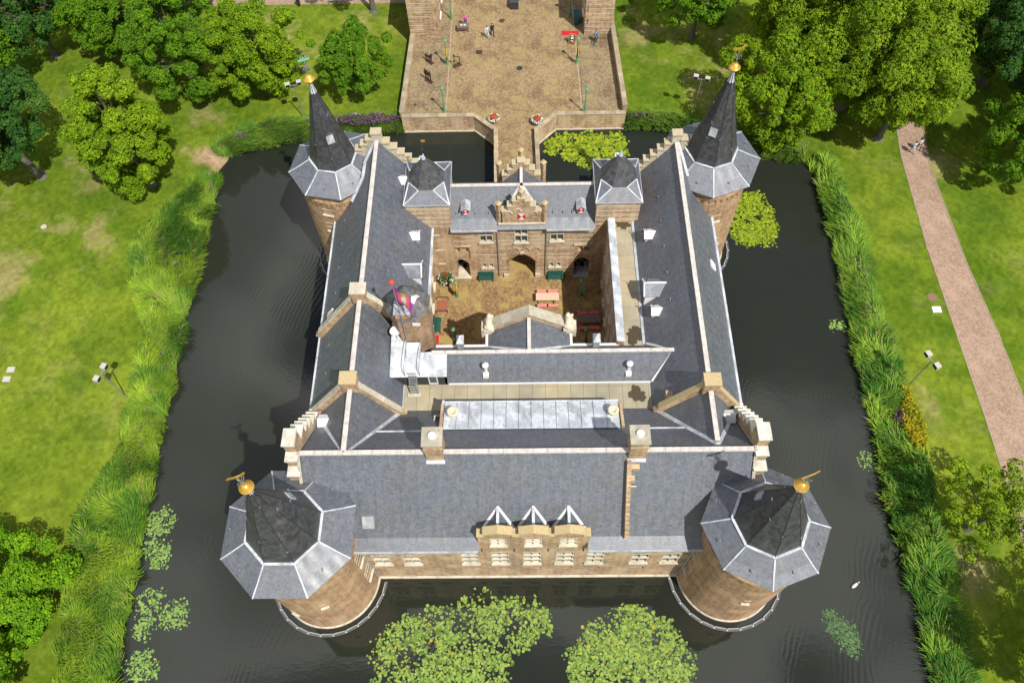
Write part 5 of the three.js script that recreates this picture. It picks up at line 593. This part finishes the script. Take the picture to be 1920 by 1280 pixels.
// ---------------------------------------------------------------- courtyard furniture
function parkBench(name, label, pos, turn, m, w = 1.45, group) { const t = thing(name, label, 'bench', pos, group, turn), h = w / 2; for (let k = 0; k < 4; k++) part('seat_slat', box(-h, h, 0.43, 0.47, -0.05 + k * 0.11, 0.05 + k * 0.11), m, t); for (let k = 0; k < 4; k++) part('back_slat', bar([-h, 0.55 + k * 0.12, -0.1 - k * 0.035], [h, 0.55 + k * 0.12, -0.1 - k * 0.035], 0.04, 0.1, [0, 1, 0]), m, t); for (const x of [-h + 0.08, h - 0.08]) { part('leg', [box(x - 0.035, x + 0.035, 0, 0.43, 0.3, 0.37), bar([x, 0, -0.08], [x, 0.98, -0.2], 0.06)], m, t); part('armrest', box(x - 0.035, x + 0.035, 0.62, 0.66, -0.1, 0.38), m, t); } return t; }
parkBench('garden_bench', 'dark green bench against the gatehouse wall left of the passage', [-3.75, TER, -10.2], 0, mat.bench, 1.5, 'green courtyard benches'); parkBench('garden_bench', 'dark green bench against the gatehouse wall right of the passage', [3.0, TER, -10.2], 0, mat.bench, 1.5, 'green courtyard benches'); parkBench('garden_bench', 'dark green bench against the left courtyard wall', [-8.35, TER, -4.8], Math.PI / 2, mat.bench, 1.5, 'green courtyard benches');
parkBench('park_bench', 'grey wooden bench on the lawn edge at the top left, beside the leafy tree', [-33.5, LAWN, -52.3], Math.PI, mat.silver, 1.9, 'grey park benches'); parkBench('park_bench', 'grey wooden bench near the tree trunk at the top', [-23.2, LAWN, -52.6], Math.PI, mat.silver, 1.9, 'grey park benches');
{ const t = thing('litter_bin', 'black litter bin between the two park benches', 'bin', [-27.9, LAWN, -52.3]); part('bin_body', lathe([[0.2, 0], [0.26, 0.9], [0.28, 0.92], [0.22, 0.93], [0.2, 0.5], [0, 0.5]], 14), mat.iron, t); part('bin_hood', lathe([[0.29, 1.05], [0.2, 1.12], [0, 1.14]], 14), mat.iron, t); }
function picnic(label, pos, tops, seats) { const t = thing('picnic_table', label, 'picnic table', pos, 'picnic tables in the courtyard'); for (let k = 0; k < 5; k++) part('top_plank', box(-1.1, 1.1, 0.72, 0.77, -0.42 + k * 0.17, -0.26 + k * 0.17), tops, t); for (const s of [-1, 1]) for (const q of [-1, 1]) part('seat', box(q > 0 ? 0.08 : -0.98, q > 0 ? 0.98 : -0.08, 0.42, 0.48, s * 0.82 - 0.16, s * 0.82 + 0.16), seats, t); for (const x of [-0.75, 0.75]) part('trestle', [bar([x, 0, -0.75], [x, 0.72, -0.15], 0.08), bar([x, 0, 0.75], [x, 0.72, 0.15], 0.08), bar([x, 0.4, -0.95], [x, 0.4, 0.95], 0.08)], mat.greyWood, t); part('umbrella_hole', lathe([[0.07, 0.78], [0.07, 0.74], [0, 0.74]], 12, 0, 0), mat.yellow, t); }
picnic('sunlit pale picnic table with pink seats in the middle of the courtyard', [2.15, TER, -7.6], mat.pinkWood, mat.rose); picnic('grey topped picnic table with red seats in the shade of the right wall', [5.98, TER, -5.1], mat.greyWood, mat.redWood);
{ const t = thing('bed_frame', 'low iron frame around a bare brick bed at the left courtyard wall', 'frame', [-7.95, TER, -7.1]); for (const z of [-0.75, 0.75]) part('rail', [bar([-0.55, 0.5, z], [0.55, 0.5, z], 0.05), bar([-0.55, 0, z], [-0.55, 0.5, z], 0.05), bar([0.55, 0, z], [0.55, 0.5, z], 0.05)], mat.iron, t); part('bed', box(-0.5, 0.5, 0.003, 0.03, -0.7, 0.7), mat.terracotta, t); const c = part('red_mat', box(-8.65, -8.15, TER + 0.004, TER + 0.03, -3.9, -2.4), mat.carpet, scene); tag(c, 'red mat at the foot of the stair tower', 'mat'); }

// ---------------------------------------------------------------- plants
function inst(name, geo, m, n, fn, parent) { const o = new THREE.InstancedMesh(geo, m, n), mx = new THREE.Matrix4(), q = new THREE.Quaternion(), p = new THREE.Vector3(), s = new THREE.Vector3(), c = new THREE.Color(); for (let i = 0; i < n; i++) { fn(i, p, q, s, c); mx.compose(p, q, s); o.setMatrixAt(i, mx); o.setColorAt(i, c); } o.name = name; parent.add(o); return o; }
const leafG = (() => { const g = [], r = rng(4); for (let k = 0; k < 4; k++) { const a = r() * 6.28, t = 0.5 * (r() - 0.5), w = 0.075, L = 0.2, d = 0.05 + 0.1 * r(); const q = fromTris([0, 0, 0, w, 0.03, L * 0.5, 0, -0.02, L, 0, 0, 0, 0, -0.02, L, -w, 0.03, L * 0.5], [0, 1, 0, 0, 1, 0, 0, 1, 0, 0, 1, 0, 0, 1, 0, 0, 1, 0], [0, 0, 1, 0.5, 0, 1, 0, 0, 0, 1, 0, 0.5]); q.translate(0, 0, d * 0.4); q.rotateX(t); q.rotateY(a); q.translate((r() - 0.5) * 0.12, (r() - 0.5) * 0.1, (r() - 0.5) * 0.12); g.push(q); } const m = mergeGeometries(g); m.computeVertexNormals(); return m; })();
const leafMat = mat.leaf([1, 1, 1], 0.28), UP = new THREE.Vector3(0, 1, 0);
function tree(label, cat, [x, z], h0, cy, rx, ry, hue, seed, o = {}) {   // hue: [dark, light] leaf colours
  const name = o.name ?? 'park_tree', t = thing(name, label, cat, [x, LAWN, z], o.group ?? 'trees in the park'), R = rng(seed), lobes = [], nl = o.lobes ?? Math.round(30 + rx * ry * 1.3), [lx, lz] = o.lean ?? [0, 0];
  for (let i = 0; i < nl; i++) { const y = 1 - 2 * (i + 0.5) / nl, a = i * 2.39996 + R() * 0.8, q = Math.sqrt(1 - y * y), n = fbm(Math.cos(a) * q * 1.6 + seed, Math.sin(a) * q * 1.6 + y * 1.3, 2, seed), k = 0.3 + 1.15 * n + 0.12 * R(), s = (0.45 + 0.6 * R()) * rx * 0.25, tp = o.bush ? 1 : 1 - 0.28 * Math.max(0, y); lobes.push([lx + rx * k * q * tp * Math.cos(a), cy + ry * Math.min(k, 0.95) * y, lz + rx * k * q * tp * Math.sin(a), s]); }
  lobes.push([lx, cy, lz, rx * 0.45]); for (let i = 0; i < 12; i++) { const a = R() * 6.283; lobes.push([lx + rx * (0.6 + 0.5 * R()) * Math.cos(a), cy + ry * (0.9 * R() - 0.35), lz + rx * (0.6 + 0.5 * R()) * Math.sin(a), rx * 0.12]); }
  if (!o.bush) {
    const g = [cyl([0, -0.1, 0], [lx * 0.3, h0 * 0.55, lz * 0.3], 0.06 * rx + 0.12, 0.05 * rx + 0.06, 10), cyl([lx * 0.3, h0 * 0.55, lz * 0.3], [lx * 0.8, cy, lz * 0.8], 0.05 * rx + 0.06, 0.09, 8), cyl([0, -0.1, 0], [0, 0.35, 0], 0.1 * rx + 0.18, 0.06 * rx + 0.1, 10)];
    part('trunk', g, mat.bark, t); const lb = []; for (let i = 0; i < lobes.length; i += 4) { const b = lobes[i], a = [lx * 0.5, mix(h0 * 0.5, cy, 0.3 + 0.5 * R()), lz * 0.5]; lb.push(cyl(a, [b[0], b[1], b[2]], 0.07 + 0.008 * rx, 0.025, 5)); } part('limbs', lb, mat.bark, t);
  }
  const area = lobes.reduce((s, l) => s + l[3] * l[3], 0), dens = o.dens ?? 1, pts = []; for (const l of lobes) { const n = Math.round(l[3] * l[3] / area * rx * (rx + ry) * 300 * dens); for (let k = 0; k < n; k++) { const u = R() * 2 - 1, a = R() * 6.283, w = Math.sqrt(1 - u * u), d = new THREE.Vector3(w * Math.cos(a), u * 0.85 + 0.12, w * Math.sin(a)), q = l[3] * (0.72 + 0.36 * R()); pts.push([l[0] + d.x * q, l[1] + d.y * q, l[2] + d.z * q, d]); } }
  const e = new THREE.Vector3(), q2 = new THREE.Quaternion(), sc = o.leaf ?? 0.9;
  lump(inst('crown', leafG, leafMat, pts.length, (i, p, q, s, c) => { const P = pts[i]; p.set(P[0], P[1], P[2]); e.copy(P[3]).addScaledVector(UP, 0.45).add(new THREE.Vector3(R() - 0.5, R() - 0.5, R() - 0.5).multiplyScalar(0.95)).normalize(); q.setFromUnitVectors(UP, e); q2.setFromAxisAngle(UP, R() * 6.283); q.multiply(q2); const k = sc * (0.75 + 0.6 * R()); s.set(k, k, k); const f = clamp(R() * 0.75 + 0.35 * (fbm(P[0] * 0.7 + seed, P[2] * 0.7 + P[1] * 0.5, 2, seed) - 0.35)); const cc = mix3(hue[0], hue[1], clamp(f * f * 0.5 + f * 0.6)); c.setRGB(cc[0], cc[1], cc[2]); }, t)); return t;
}
const hueM = [[0.05, 0.15, 0.005], [0.21, 0.38, 0.010]], hueL = [[0.08, 0.19, 0.005], [0.36, 0.50, 0.012]], hueD = [[0.022, 0.09, 0.014], [0.10, 0.23, 0.03]], hueY = [[0.085, 0.19, 0.006], [0.36, 0.48, 0.015]], hueB = [[0.08, 0.23, 0.006], [0.30, 0.52, 0.012]];
tree('tall lime green tree with an uneven crown beside the left bank of the moat', 'tree', [-40.2, -23.7], 3, 8.0, 4.3, 7.4, hueL, 41, { dens: 1.25, lobes: 96 });
tree('small round tree with a bare trunk on the lawn left of the forecourt', 'tree', [-19.1, -37.1], 2, 5.3, 4.0, 3.4, hueM, 12, { dens: 1.05 });
tree('full green tree behind the floodlight at the back left', 'tree', [-29.4, -37.5], 2.5, 6.6, 4.6, 6.0, hueL, 13); tree('full green tree next in the row left of the floodlight', 'tree', [-38.0, -37.8], 2.5, 7.0, 4.7, 6.4, hueM, 14);
tree('green tree with a pale trunk, second from the top left corner', 'tree', [-46.9, -44.2], 4, 8.2, 5.2, 5.2, hueM, 15); tree('dark tree with a pale leaning trunk in the top left corner', 'tree', [-56.4, -44], 4.4, 8.4, 5.2, 5, hueD, 16); tree('dark bluish tree with a long bare trunk at the left edge', 'tree', [-52.7, -25.1], 6, 9.4, 5.6, 4.6, hueD, 17, { lean: [-1.4, 0.4] });
tree('dark tree at the left edge below the corner', 'tree', [-61.5, -37], 4, 8.6, 5.6, 5.4, hueM, 18); tree('dark tree partly out of view at the left edge above the lawn', 'tree', [-59.5, -21.5], 4, 6.5, 4.2, 4.5, hueD, 19); tree('tree behind the front row at the top left', 'tree', [-41.5, -50.5], 3.5, 7.5, 5, 5, hueD, 20); tree('tree at the top edge between the corner trees', 'tree', [-52, -52], 3.5, 7.5, 5, 5, hueD, 21);
tree('tall tree showing only its trunk at the top beside the left gate lodge', 'tree', [-18.4, -51], 5, 12.5, 4.6, 4.6, hueM, 22);
tree('rounded bright green shrub at the lower left edge', 'shrub', [-43.4, 20.3], 1, 2.4, 5.0, 2.8, hueB, 23, { bush: true, name: 'large_shrub', dens: 1.2, group: 'large shrubs' }); tree('bright green shrub in the lower left corner', 'shrub', [-43.6, 26.5], 1, 2.4, 4.8, 2.8, hueB, 24, { bush: true, name: 'large_shrub', dens: 1.2, group: 'large shrubs' });
tree('green tree at the top edge right of the forecourt', 'tree', [20.4, -45.3], 3, 7.6, 4.6, 4.4, hueM, 25); tree('lime tree hanging over the moat behind the back right tower', 'tree', [27.4, -29.2], 3, 6.8, 5.2, 5.4, hueL, 26); tree('largest lime tree of the group right of the back right tower', 'tree', [35.6, -33.6], 4, 9.6, 7.6, 7.6, hueY, 27); tree('lime tree overhanging the start of the footpath', 'tree', [38.9, -28.6], 4, 8.2, 4.8, 5, hueY, 28); tree('lime tree behind the group near the top edge', 'tree', [30.2, -40.5], 4, 9, 5.6, 5.8, hueY, 29); tree('lime tree at the top right beside the dark trees', 'tree', [42.2, -40], 4, 9.4, 5.6, 6, hueY, 30);
tree('dark green tree near the top right corner', 'tree', [52.6, -37], 3.5, 7.6, 5.4, 5, hueD, 31); tree('dark green tree in the top right corner', 'tree', [58.5, -45], 3.5, 8, 5.4, 5, hueD, 32, {}); tree('mid green tree at the right edge beside the footpath', 'tree', [50.8, -22.8], 2.4, 5.8, 4.0, 4.6, hueM, 33); tree('bright green tree cut by the right edge', 'tree', [54.6, -24.2], 2.4, 6.4, 3.8, 4.6, hueB, 34); tree('dark tree at the right edge behind the bright one', 'tree', [58, -32], 3, 7, 5, 5, hueD, 37);
tree('thin yellow green tree between the right bank and the footpath', 'tree', [36.6, 14.6], 2.4, 5.2, 3.5, 2.5, hueY, 35, { dens: 0.36, lobes: 26, leaf: 0.95 }); tree('tree beyond the lower right corner shading the lawn', 'tree', [39.4, 25.5], 3, 6.4, 4.2, 4, hueY, 36, { dens: 0.8 });
// reeds and bank plants: tufts of bent blades
const tuft = (() => { const g = [], r = rng(8); for (let k = 0; k < 8; k++) { const a = r() * 6.28, L = 0.75 + 0.5 * r(), b = 0.3 + 0.7 * r(), w = 0.032 + 0.03 * r(), px = (r() - 0.5) * 0.35, pz = (r() - 0.5) * 0.35, pos = [], S = 3; const P = (s) => [b * L * s * s * 0.85, L * (s - 0.28 * s * s)]; for (let i = 0; i < S; i++) { const p = P(i / S), q = P((i + 1) / S), w0 = w * (1 - 0.6 * (i / S) ** 2), w1 = i === S - 1 ? 0.004 : w * (1 - 0.6 * ((i + 1) / S) ** 2); pos.push(p[0], p[1], -w0, q[0], q[1], -w1, q[0], q[1], w1, p[0], p[1], -w0, q[0], q[1], w1, p[0], p[1], w0); } const q = fromTris(pos, pos.map(() => 0), new Array(pos.length / 3 * 2).fill(0)); q.computeVertexNormals(); q.rotateY(a * 0.5 - 1.2); q.translate(px, 0, pz); g.push(q); } return mergeGeometries(g); })();
const reedMat = mat.leaf([1, 1, 1], 0.3);
function reeds(name, label, bank, n, seed, hMul, hue, lean, i0 = 0, i1 = 1, inner = -0.06) {
  const R = rng(seed), N = bank.w.length - 1, ql = new THREE.Quaternion(), qy = new THREE.Quaternion();
  const o = inst(name, tuft, reedMat, n, (i, p, q, s, c) => { const f = (i0 + (i1 - i0) * R()) * N * 0.9999, k = Math.floor(f), t = f - k, v = inner + (1 - inner) * Math.pow(R(), 0.9), w = [mix(bank.w[k][0], bank.w[k + 1][0], t), mix(bank.w[k][1], bank.w[k + 1][1], t)], l = [mix(bank.l[k][0], bank.l[k + 1][0], t), mix(bank.l[k][1], bank.l[k + 1][1], t)], vv = clamp(v, -0.1, 1); const x = mix(w[0], l[0], vv) + (R() - 0.5) * 0.5, z = mix(w[1], l[1], vv) + (R() - 0.5) * 0.5; p.set(x, mix(-0.25, LAWN, clamp(vv)) - 0.05, z); const ang = lean + 4.2 * (fbm(x / 2.8, z / 2.8, 2, seed) - 0.5) * 2 + (R() - 0.5) * 1.1; q.setFromAxisAngle(UP, ang); const sc = hMul * (0.75 + 0.5 * R()) * (1 - 0.45 * sst(0.75, 1, vv)) * (0.75 + 0.6 * fbm(x / 3, z / 3, 2, seed + 3)); s.set(sc * (0.85 + 0.5 * R()), sc, sc * 1.2); const g = clamp((fbm(x / 1.7, z / 1.7, 3, seed + 7) - 0.28) * 1.5 + (R() - 0.5) * 0.5); let cc = mix3(hue[0], hue[1], g); if (R() < 0.05) cc = mix3(cc, [0.33, 0.27, 0.12], 0.75); c.setRGB(...cc); }, scene); o.name = numbered(name); o.userData = { kind: 'stuff', label, category: 'reeds' }; return o;
}
const hueR = [[0.055, 0.16, 0.012], [0.38, 0.53, 0.04]];
reeds('reed_bed', 'wind-swept reed bed along the left bank of the moat', bankL, 13000, 501, 1.08, hueR, 2.2, 0.05, 0.97, 0.02); reeds('reed_bed', 'reed bed along the right bank of the moat', bankR, 9500, 502, 1.12, [[0.055, 0.17, 0.018], [0.33, 0.51, 0.05]], 1.2, 0, 1, 0.02); reeds('bank_plants', 'tall herbs on the bank at the back left of the moat', bankT, 2600, 503, 1.05, [[0.08, 0.19, 0.02], [0.26, 0.40, 0.04]], -1.2); reeds('bank_plants', 'tall herbs on the bank at the back right of the moat', bankTR, 1500, 504, 0.95, [[0.07, 0.18, 0.02], [0.22, 0.36, 0.04]], -1.2);
function blooms(label, col, spots, seed, size = 0.075) { const R = rng(seed), g = new THREE.OctahedronGeometry(size, 0); g.scale(1, 2.2, 1); const pts = []; for (const [x, y, z, rx, rz, n] of spots) for (let i = 0; i < n; i++) { const a = R() * 6.283, d = Math.sqrt(R()); pts.push([x + rx * d * Math.cos(a), y + (R() - 0.5) * 0.5, z + rz * d * Math.sin(a)]); } const o = inst('flowers', g, M([1, 1, 1], 0.8), pts.length, (i, p, q, s, c) => { p.set(...pts[i]); q.setFromEuler(new THREE.Euler(R() * 0.6, R() * 3, R() * 0.6)); s.setScalar(0.7 + 0.8 * R()); const k = 0.7 + 0.6 * R(); c.setRGB(col[0] * k, col[1] * k, col[2] * k); }, scene); o.name = numbered('flowers'); o.userData = { kind: 'stuff', label, category: 'flowers' }; }
blooms('purple loosestrife flowering on the banks of the moat', [0.17, 0.075, 0.175], [[-17.7, 1.65, -32.2, 3.9, 0.75, 420], [-23, 1.7, -32, 1.4, 0.6, 60], [-31.7, 1.4, -30.4, 1.0, 0.5, 60], [-15, 0.7, -31.8, 1, 0.3, 50], [33.0, 1.5, -19, 0.5, 3, 46], [33, 1.5, -9, 0.6, 4, 40], [33.3, 1.5, 4.6, 0.5, 0.6, 46], [-36, 1.4, -10, 1.5, 6, 40], [-34.6, 1.5, 2, 1, 5, 26], [13, 1.4, -32.3, 1.2, 0.4, 40]], 601); blooms('yellow flowers on the right bank beside the footpath', [0.5, 0.43, 0.01], [[34.2, 1.65, 5.4, 0.95, 2.5, 420], [34.2, 1.7, 2.5, 0.5, 1, 70]], 602, 0.085);
// lily pads
const padG = (() => { const g = new THREE.CircleGeometry(1, 11, 0.25, 5.8).toNonIndexed(); g.rotateX(-Math.PI / 2); return g; })(), padMat = mat.leaf([1, 1, 1], 0); padMat.roughness = 0.45;
const inside = (x, z, P) => { let c = false; for (let i = 0, j = P.length - 1; i < P.length; j = i++) if ((P[i][1] > z) !== (P[j][1] > z) && x < (P[j][0] - P[i][0]) * (z - P[i][1]) / (P[j][1] - P[i][1]) + P[i][0]) c = !c; return c; };
function lilies(label, P, n, seed, r0, hue, gap, yel = 0.02) {
  const R = rng(seed), xs = P.map((p) => p[0]), zs = P.map((p) => p[1]), bx = [Math.min(...xs) - 0.4, Math.max(...xs) + 0.4], bz = [Math.min(...zs) - 0.4, Math.max(...zs) + 0.4], pts = []; let guard = 0;
  while (pts.length < n && guard++ < n * 40) { const x = mix(...bx, R()), z = mix(...bz, R()), wx = x + (fbm(x * 0.8, z * 0.8, 2, seed) - 0.5) * 0.9 + (R() - 0.5) * 0.7, wz = z + (fbm(x * 0.8 + 9, z * 0.8, 2, seed) - 0.5) * 0.9 + (R() - 0.5) * 0.7; if (!inside(wx, wz, P)) continue; if (fbm(x * 0.9, z * 0.9, 3, seed + 4) < gap && R() < 0.7) continue; pts.push([x, z]); }
  const E = new THREE.Euler(); const o = inst('lily_pads', padG, padMat, pts.length, (i, p, q, s, c) => { const lift = R() < 0.04 ? 0.05 + 0.06 * R() : 0.012 + 0.02 * R(); p.set(pts[i][0], lift, pts[i][1]); const tl = lift > 0.045 ? 0.4 : 0.03; q.setFromEuler(E.set((R() - 0.5) * tl, R() * 6.28, (R() - 0.5) * tl)); s.setScalar(r0 * (0.45 + 0.95 * R() * R() + 0.25 * R())); const k = R(); let cc = mix3(hue[0], hue[1], k); if (R() < yel) cc = [0.36, 0.33, 0.03]; c.setRGB(...cc); }, scene); o.name = numbered('lily_pads'); o.userData = { kind: 'stuff', label, category: 'lily pads' };
}
const hueP = [[0.065, 0.13, 0.024], [0.28, 0.38, 0.08]], hueQ = [[0.07, 0.14, 0.01], [0.31, 0.38, 0.02]], hueS = [[0.11, 0.21, 0.05], [0.27, 0.40, 0.10]];
lilies('large patch of lily pads in the moat below the triple dormer, left of centre', [[-12.8, 23.6], [-11.7, 22], [-9.6, 20.9], [-7, 20.5], [-4.4, 19.3], [-3.3, 19.5], [-2.2, 20.3], [0, 19.7], [1.5, 20.7], [1.9, 22.6], [-0.4, 23.5], [-1.7, 23.8], [-1.3, 27.5], [-12.3, 28]], 3900, 701, 0.112, hueP, 0.45); lilies('round patch of lily pads in the moat below the front right tower', [[2.9, 24.5], [5.1, 21.7], [7.5, 20.5], [9, 20.7], [11.5, 21.9], [13, 24.3], [12.6, 25.9], [11.3, 28], [3.4, 28]], 3700, 702, 0.112, hueP, 0.36); lilies('dense patch of lily pads beside the back right tower', [[21.5, -18], [21.9, -19.7], [23.2, -21.9], [25.3, -22.2], [26.2, -19.3], [26.5, -16.9], [25.6, -15.2], [23.4, -15.1], [21.5, -16.3]], 1900, 703, 0.115, hueQ, 0.3, 0.04); lilies('patch of lily pads in the moat right of the bridge', [[2.4, -29.9], [4.2, -31.2], [11.1, -30.9], [11.7, -28.9], [11.1, -27], [9, -25.4], [5.8, -26.5], [2.9, -28.1]], 1500, 704, 0.155, hueQ, 0.34, 0.06);
const ring = (x, z, rx, rz, a = 0) => Array.from({ length: 14 }, (_, k) => { const b = k / 14 * 6.283, u = rx * Math.cos(b), v = rz * Math.sin(b); return [x + u * Math.cos(a) - v * Math.sin(a), z + u * Math.sin(a) + v * Math.cos(a)]; });
[[-31.7, 13.3, 1.25, 1.3, 'small lily patch at the left reeds, uppermost of four'], [-31.3, 16, 1.25, 1.25, 'small lily patch at the left reeds, second from the top'], [-31.2, 20.0, 1.05, 1.0, 'small lily patch at the left reeds, third from the top'], [-31.1, 22.1, 0.85, 0.9, 'smallest lily patch at the left reeds below the third'], [-28.8, 21.1, 1.2, 1.15, 'round lily patch standing free in the left moat'], [-31.0, 25, 1.4, 1.3, 'lily patch in the lower left corner of the moat'], [30.2, -5.4, 0.75, 0.6, 'tiny lily patch by the right reeds beside the right wing'], [30.2, 8.3, 0.75, 0.7, 'tiny lily patch by the right reeds near the yellow flowers']].forEach(([x, z, rx, rz, l], i) => lilies(l, ring(x, z, rx, rz), Math.round(rx * rz * 190), 720 + i, 0.085, hueS, 0.42, 0.01)); lilies('long oval patch of fine floating leaves in the lower right moat', ring(24.9, 22.6, 1.0, 1.9, -0.45), 620, 740, 0.075, [[0.05, 0.10, 0.04], [0.12, 0.2, 0.08]], 0.2, 0);
{ const t = thing('swan', 'tiny white water bird on the right moat', 'bird', [26.67, 0, 18.95], undefined, 0.6); part('body', body([[[-0.2, 0.12, 0], [0.15, 0.12, 0], 0.13, 0.12, 0], [[0.18, 0.15, 0], [0.28, 0.42, 0], 0.05, 0.035, 0], [[0.28, 0.42, 0], [0.38, 0.4, 0], 0.045, 0.02, 0], [[-0.25, 0.16, 0], [-0.42, 0.22, 0], 0.07, 0.02, 0]], [-0.5, -0.1, -0.5], 1.0, 40, 0.05, false), mat.white, t); }

scene.traverse((o) => { if (o.isMesh) { o.castShadow = true; o.receiveShadow = true; } });
renderer.render(scene, camera);
